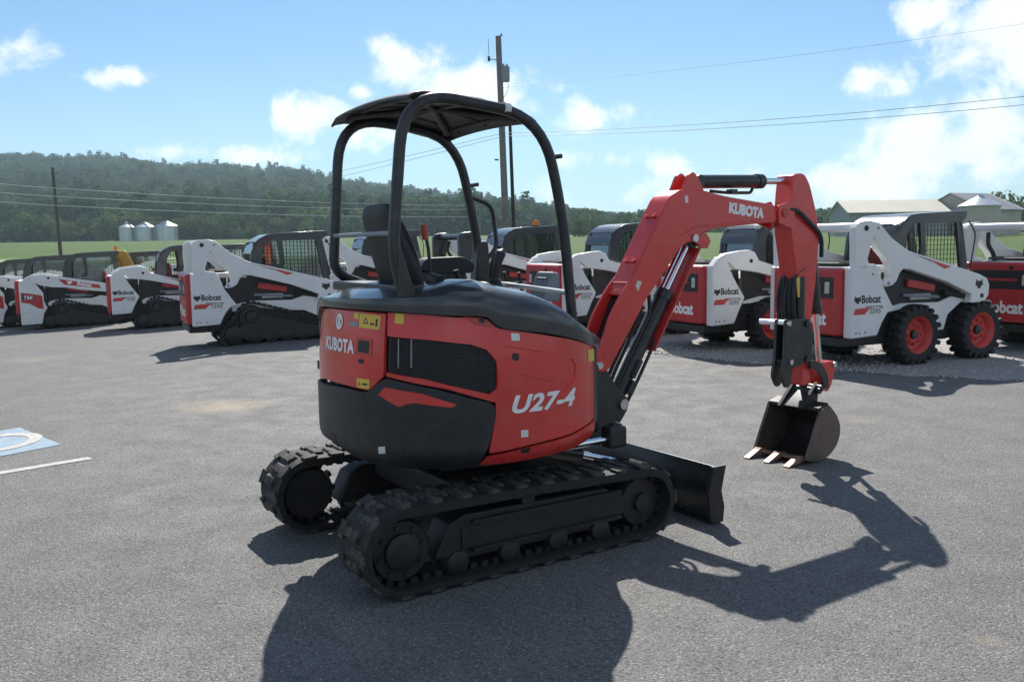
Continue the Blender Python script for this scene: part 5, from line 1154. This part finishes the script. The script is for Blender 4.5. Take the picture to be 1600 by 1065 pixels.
def pole(x, y, top, r, label, xt=None, m=None, name='utility_pole'):
    zb = float(gz(x, y)) - .3; xt = x if xt is None else xt; R = empty(name, (x, y, zb)); tag(R, label, 'pole')
    MB().tube([(0, 0, 0), ((xt - x) * .5, 0, (top - zb) * .5), (xt - x, 0, top - zb)], [r * 1.15, r, r * .85], 12).build('shaft', m or MT['wood'], R); return R
P1 = pole(-.14, 42, 10.96, .15, 'wooden utility pole with grey transformer rising behind the black canopy', xt=-.42)
z0 = P1.location.z
def at42(px, py): p = atdepth(px, py, 42); return (p[0] + .14, p[2] - z0)
tx, tz = at42(789.5, 116); MB().lathe([(0, -.34), (.19, -.34), (.20, -.30), (.20, .28), (.17, .33), (0, .34)], (tx, -.05, tz), 'z', 20).box((tx - .1, -.02, tz), (.25, .06, .1)).build('transformer', MT['grey'], P1)
for dx in (-.08, .08): MB().lathe([(.03, 0), (.05, .03), (.03, .06), (.05, .09), (.02, .12), (0, .14)], (tx + dx, -.05, tz + .33), 'z', 10).build('bushing', MT['grey'], P1)
MB().lathe([(.03, 0), (.06, .04), (.04, .09), (0, .15)], (-.28 + .14, 0, 10.96 - z0), 'z', 10).build('insulator', MT['grey'], P1)
bx, bz = at42(764, 92); q = MB(); q.tube([(-.26, 0, bz - .05), (bx, 0, bz)], .025, 8); q.lathe([(0, -.12), (.06, -.1), (.05, 0), (.06, .1), (0, .12)], (bx, 0, bz), 'z', 12); q.tube([(bx, 0, bz + .1), (bx - .02, 0, bz + .9)], .012, 6); q.build('cutout_switch', MT['steel'], P1)
bx, bz = at42(776, 250); MB().box((bx, -.1, bz), (.18, .1, .06)).build('step_bracket', MT['steel'], P1)
q = MB(); q.tube(fillet([(tx + .1, -.06, tz - .3), (tx + .15, -.06, tz - .7), (-.1, -.1, tz - 1.1)], .2), .012, 6); q.build('service_wire', MT['wire'], P1)
b0, b1 = atdepth(803, 345, 45), atdepth(796, 172, 45); pole(b0[0] + .05, 45, b1[2], .09, 'thin dark pole standing just right of the wooden utility pole', xt=b1[0], m=MT['steel'], name='metal_pole')
b0, b1 = atdepth(95, 396, 90), atdepth(82, 262, 90); P2 = pole(b0[0], 90, b1[2], .16, 'utility pole standing alone in front of the green field on the left', xt=b1[0], m=MT['darkwood'])
pz = P2.location.z
MB().box((-.05, 0, b1[2] - pz - .5), (.8, .08, .1)).build('cross_arm', MT['wood'], P2)
q0 = atdepth(750, 345, 150); P3 = pole(q0[0], 150, atdepth(750, 312, 150)[2], .15, 'distant utility pole behind the canopy post')
def wire(pts, r, label, m=None):
    out = []
    for (a, b, sag) in pts:
        a, b = np.array(a), np.array(b)
        for k in range(13):
            t = k / 12; p = a + (b - a) * t; p[2] -= sag * 4 * t * (1 - t); out.append(tuple(p))
    cl = [out[0]] + [out[i] for i in range(1, len(out)) if np.linalg.norm(np.array(out[i]) - np.array(out[i - 1])) > 1e-4]
    return tag(MB().tube(cl, r, 5).build('power_line', m or MT['wire'], smooth=60), label, 'wire', 'power lines across the sky and field')
for (py0, pyc, pyl, lab) in ((152, 208, 300, 'upper of the two wires running right from the wooden utility pole'), (163, 213, 312, 'lower of the two wires running right from the wooden utility pole')):
    a = atdepth(1700, py0 - 12 if lab[0] == 'u' else py0 - 9, 33); c = atdepth(786, pyc, 41.8); e = atdepth(300, pyl + 4, 120)
    wire([(a, c, .25), (c, e, .5)], .011, lab)
a = atdepth(1700, 22, 38); c = atdepth(781, 138, 41.8); wire([(a, c, .2)], .006, 'faint thin wire high above the boom to the wooden utility pole')
for y0, yp, y1, lab in ((285, 294, 321, 'highest'), (299, 307, 327, 'second highest'), (314, 321, 338, 'lowest')):
    a, c, e = atdepth(-120, y0 - 11, 84), atdepth(88, yp, 89.8), atdepth(749, y1, 149.8)
    wire([(a, c, .1), (c, e, .45)], .030, lab + ' of the wires strung from the lone left pole', MT['wire_sunlit'])

# ================================================================== TREES
def crown_mesh(name, seed, m, tall=1.0, conifer=False):
    r = random.Random(seed); mb = MB()
    lobes = []
    if conifer:
        for k in range(9): z = .12 + .86 * k / 9; rr = .30 * (1.05 - z); lobes.append((r.uniform(-.04, .04), r.uniform(-.04, .04), z, rr + .03))
    else:
        for k in range(11):
            a = r.uniform(0, 6.28); z = r.uniform(.28, .80); d = r.uniform(.1, .30) * (1.15 - abs(z - .5)); lobes.append((d * math.cos(a), d * math.sin(a), z, r.uniform(.14, .25)))
        lobes.append((0, 0, .84, .17))
    for (cx, cy, cz, R) in lobes:
        n = int(900 * R * R) + 22
        for i in range(n):
            u, t = r.uniform(-1, 1), r.uniform(0, 6.28); s = math.sqrt(1 - u * u); d = Vector((s * math.cos(t), s * math.sin(t), u)); rad = R * r.uniform(.72, 1.08)
            p = Vector((cx, cy, cz)) + Vector((d.x * rad, d.y * rad, d.z * rad * .85)); nrm = (d + Vector((r.uniform(-1, 1), r.uniform(-1, 1), r.uniform(-1, 1))) * .38).normalized()
            e1 = nrm.orthogonal().normalized(); e1 = (Matrix.Rotation(r.uniform(0, 6.28), 3, nrm) @ e1); e2 = nrm.cross(e1); w = r.uniform(.025, .055)
            v = [p + e1 * w, p + e2 * w * .8 + nrm * .008, p - e1 * w, p - e2 * w * .8 + nrm * .008]
            mb.add([(a.x, a.y, a.z * tall) for a in v], [(0, 1, 2, 3)])
    return mb.mesh(name, m, 0)
CR = [crown_mesh('crown', 40 + k, MT['leaf'], 1.0) for k in range(5)] + [crown_mesh('crown', 60, MT['leaf'], 1.25, True)]
CR2 = [crown_mesh('crown', 80 + k, MT['leaf2'], 1.0) for k in range(4)] + [crown_mesh('crown', 91, MT['leaf2'], 1.3, True)]
def forest(name, P, S, crowns, kindlabel=None):
    hid = bpy.data.collections.new(name + '_crowns')
    for k, me in enumerate(crowns): hid.objects.link(bpy.data.objects.new('crown_kind', me))
    me = bpy.data.meshes.new(name); me.from_pydata([tuple(p) for p in P], [], [])
    at = me.attributes.new('sc', 'FLOAT_VECTOR', 'POINT'); at.data.foreach_set('vector', np.array(S, float).ravel())
    o = bpy.data.objects.new(name, me); COL.objects.link(o); tag(o, kind='stuff')
    g = bpy.data.node_groups.new(name, 'GeometryNodeTree'); g.interface.new_socket('Geometry', in_out='INPUT', socket_type='NodeSocketGeometry'); g.interface.new_socket('Geometry', in_out='OUTPUT', socket_type='NodeSocketGeometry')
    gi, go = g.nodes.new('NodeGroupInput'), g.nodes.new('NodeGroupOutput'); ip = g.nodes.new('GeometryNodeInstanceOnPoints'); ci = g.nodes.new('GeometryNodeCollectionInfo')
    ci.inputs['Collection'].default_value = hid; ci.inputs['Separate Children'].default_value = True; ci.inputs['Reset Children'].default_value = True
    na = g.nodes.new('GeometryNodeInputNamedAttribute'); na.data_type = 'FLOAT_VECTOR'; na.inputs['Name'].default_value = 'sc'
    rv = g.nodes.new('FunctionNodeRandomValue'); rv.data_type = 'FLOAT_VECTOR'; rv.inputs['Max'].default_value = (0, 0, 6.283)
    ri = g.nodes.new('FunctionNodeRandomValue'); ri.data_type = 'INT'; ri.inputs[4].default_value = 0; ri.inputs[5].default_value = len(crowns) - 1; ri.inputs['Seed'].default_value = 5
    l = g.links.new; l(gi.outputs[0], ip.inputs['Points']); l(ci.outputs[0], ip.inputs['Instance']); ip.inputs['Pick Instance'].default_value = True
    l(rv.outputs[0], ip.inputs['Rotation']); l(ri.outputs[2], ip.inputs['Instance Index'])
    so = next(s for s in na.outputs if s.enabled and s.name == 'Attribute'); l(so, ip.inputs['Scale']); l(ip.outputs[0], go.inputs[0])
    md = o.modifiers.new('forest', 'NODES'); md.node_group = g; return o
r = random.Random(11); P, S = [], []
Yd = 372.0
while Yd < 1165:
    step = 9.5 * (.75 + Yd / 900); half = .66 * Yd; X = -half
    while X < half:
        x, y = X + r.uniform(-.5, .5) * step, Yd + r.uniform(-.5, .5) * step; h = r.uniform(11, 22); w = r.uniform(1.0, 1.45)
        h *= 1 - .38 * min(1, max(0, (x / y + .02) / .12)); P.append((x, y, float(hillz(x, y)) - 4.0)); S.append((h * w * 1.12, h * w * 1.12, h)); X += step
    Yd += step * .85
forest('hill_forest', P, S, CR)
# trees one can tell apart along the edge of the wood
TRK = MB().tube([(0, 0, -.06), (.01, 0, .2), (.0, .01, .45), (.02, 0, .7)], [.032, .024, .018, .006], 8)
for k in range(7):
    a = k * 2.4; z = .3 + .05 * k; TRK.tube([(0, 0, z), (.12 * math.cos(a), .12 * math.sin(a), z + .10), (.2 * math.cos(a), .2 * math.sin(a), z + .18)], [.012, .008, .003], 5)
TRK = TRK.mesh('trunk', MT['bark'])
def tree(px, Y, h, w, k, label, group=None, dz=0.0):
    h *= 1.25 if px < 600 or px > 1540 else 1.0
    X = (px - 800) / FPX * Y; R = empty('tree', (X, Y, float(hillz(X, Y) if Y > 345 else gz(X, Y)) + dz - .24 * h), r.uniform(0, 6.28)); R.scale = (w, w, h); tag(R, label, 'tree', group)
    link('trunk', TRK, R); link('crown', CR2[k], R); return R
for i in range(34):
    px = -20 + 17.5 * i + r.uniform(-5, 5); tree(px, 350 + r.uniform(-3, 9), r.uniform(8, 13.5), r.uniform(11, 16), r.randrange(4), 'leafy tree at the foot of the wooded hill ' + ('left of the lone pole' if px < 88 else 'between the lone pole and the silos' if px < 186 else 'directly behind the silos' if px < 282 else 'between the silos and the canopy' if px < 515 else 'seen through the open canopy'), 'trees along the lower edge of the hillside wood')
for i in range(30):
    px = 868 + 16 * i + r.uniform(-5, 5); tree(px, 322 + r.uniform(-10, 20), r.uniform(7, 11.5), r.uniform(6, 9.5), r.choice([0, 1, 2, 3, 4, 4]), 'hazy tree in the low tree line ' + ('between the canopy and the boom' if px < 1040 else 'behind the raised boom' if px < 1215 else 'between the dipper arm and the barn'), 'trees in the low tree line right of the canopy')
tree(907, 250, 6.2, 6.0, 1, 'round dark bush in front of the low tree line right of the canopy')
tree(485, 300, 7.0, 6.5, 0, 'pale green tree standing forward of the wood, left of the canopy')
tree(402, 310, 6.5, 7.5, 2, 'broad low tree forward of the wood behind the nearest left loader')
for px, Y, h, w, k, lab in ((1552, 205, 10.0, 9, 1, 'dark tree rising directly behind the round bin roof'), (1580, 215, 9.3, 10, 2, 'broad dark tree between the round bin and the picture edge'), (1612, 200, 9.0, 10, 0, 'dark tree half cut off at the right picture edge')):
    tree(px, Y, h, w, k, lab)

# ================================================================== HAZE
HZ = MB().box((0, 725, 89), (3500, 1750, 186)).build('haze', MT['wire'], smooth=0); HZ.data.materials.clear()
hm = bpy.data.materials.new('haze_air'); hm.use_nodes = True; t = hm.node_tree; t.nodes.clear(); pv = t.nodes.new('ShaderNodeVolumePrincipled'); pv.inputs['Color'].default_value = (.62, .86, 1, 1); pv.inputs['Density'].default_value = .00021; pv.inputs['Anisotropy'].default_value = .35
t.links.new(pv.outputs[0], t.nodes.new('ShaderNodeOutputMaterial').inputs['Volume']); HZ.data.materials.append(hm); tag(HZ, kind='stuff')
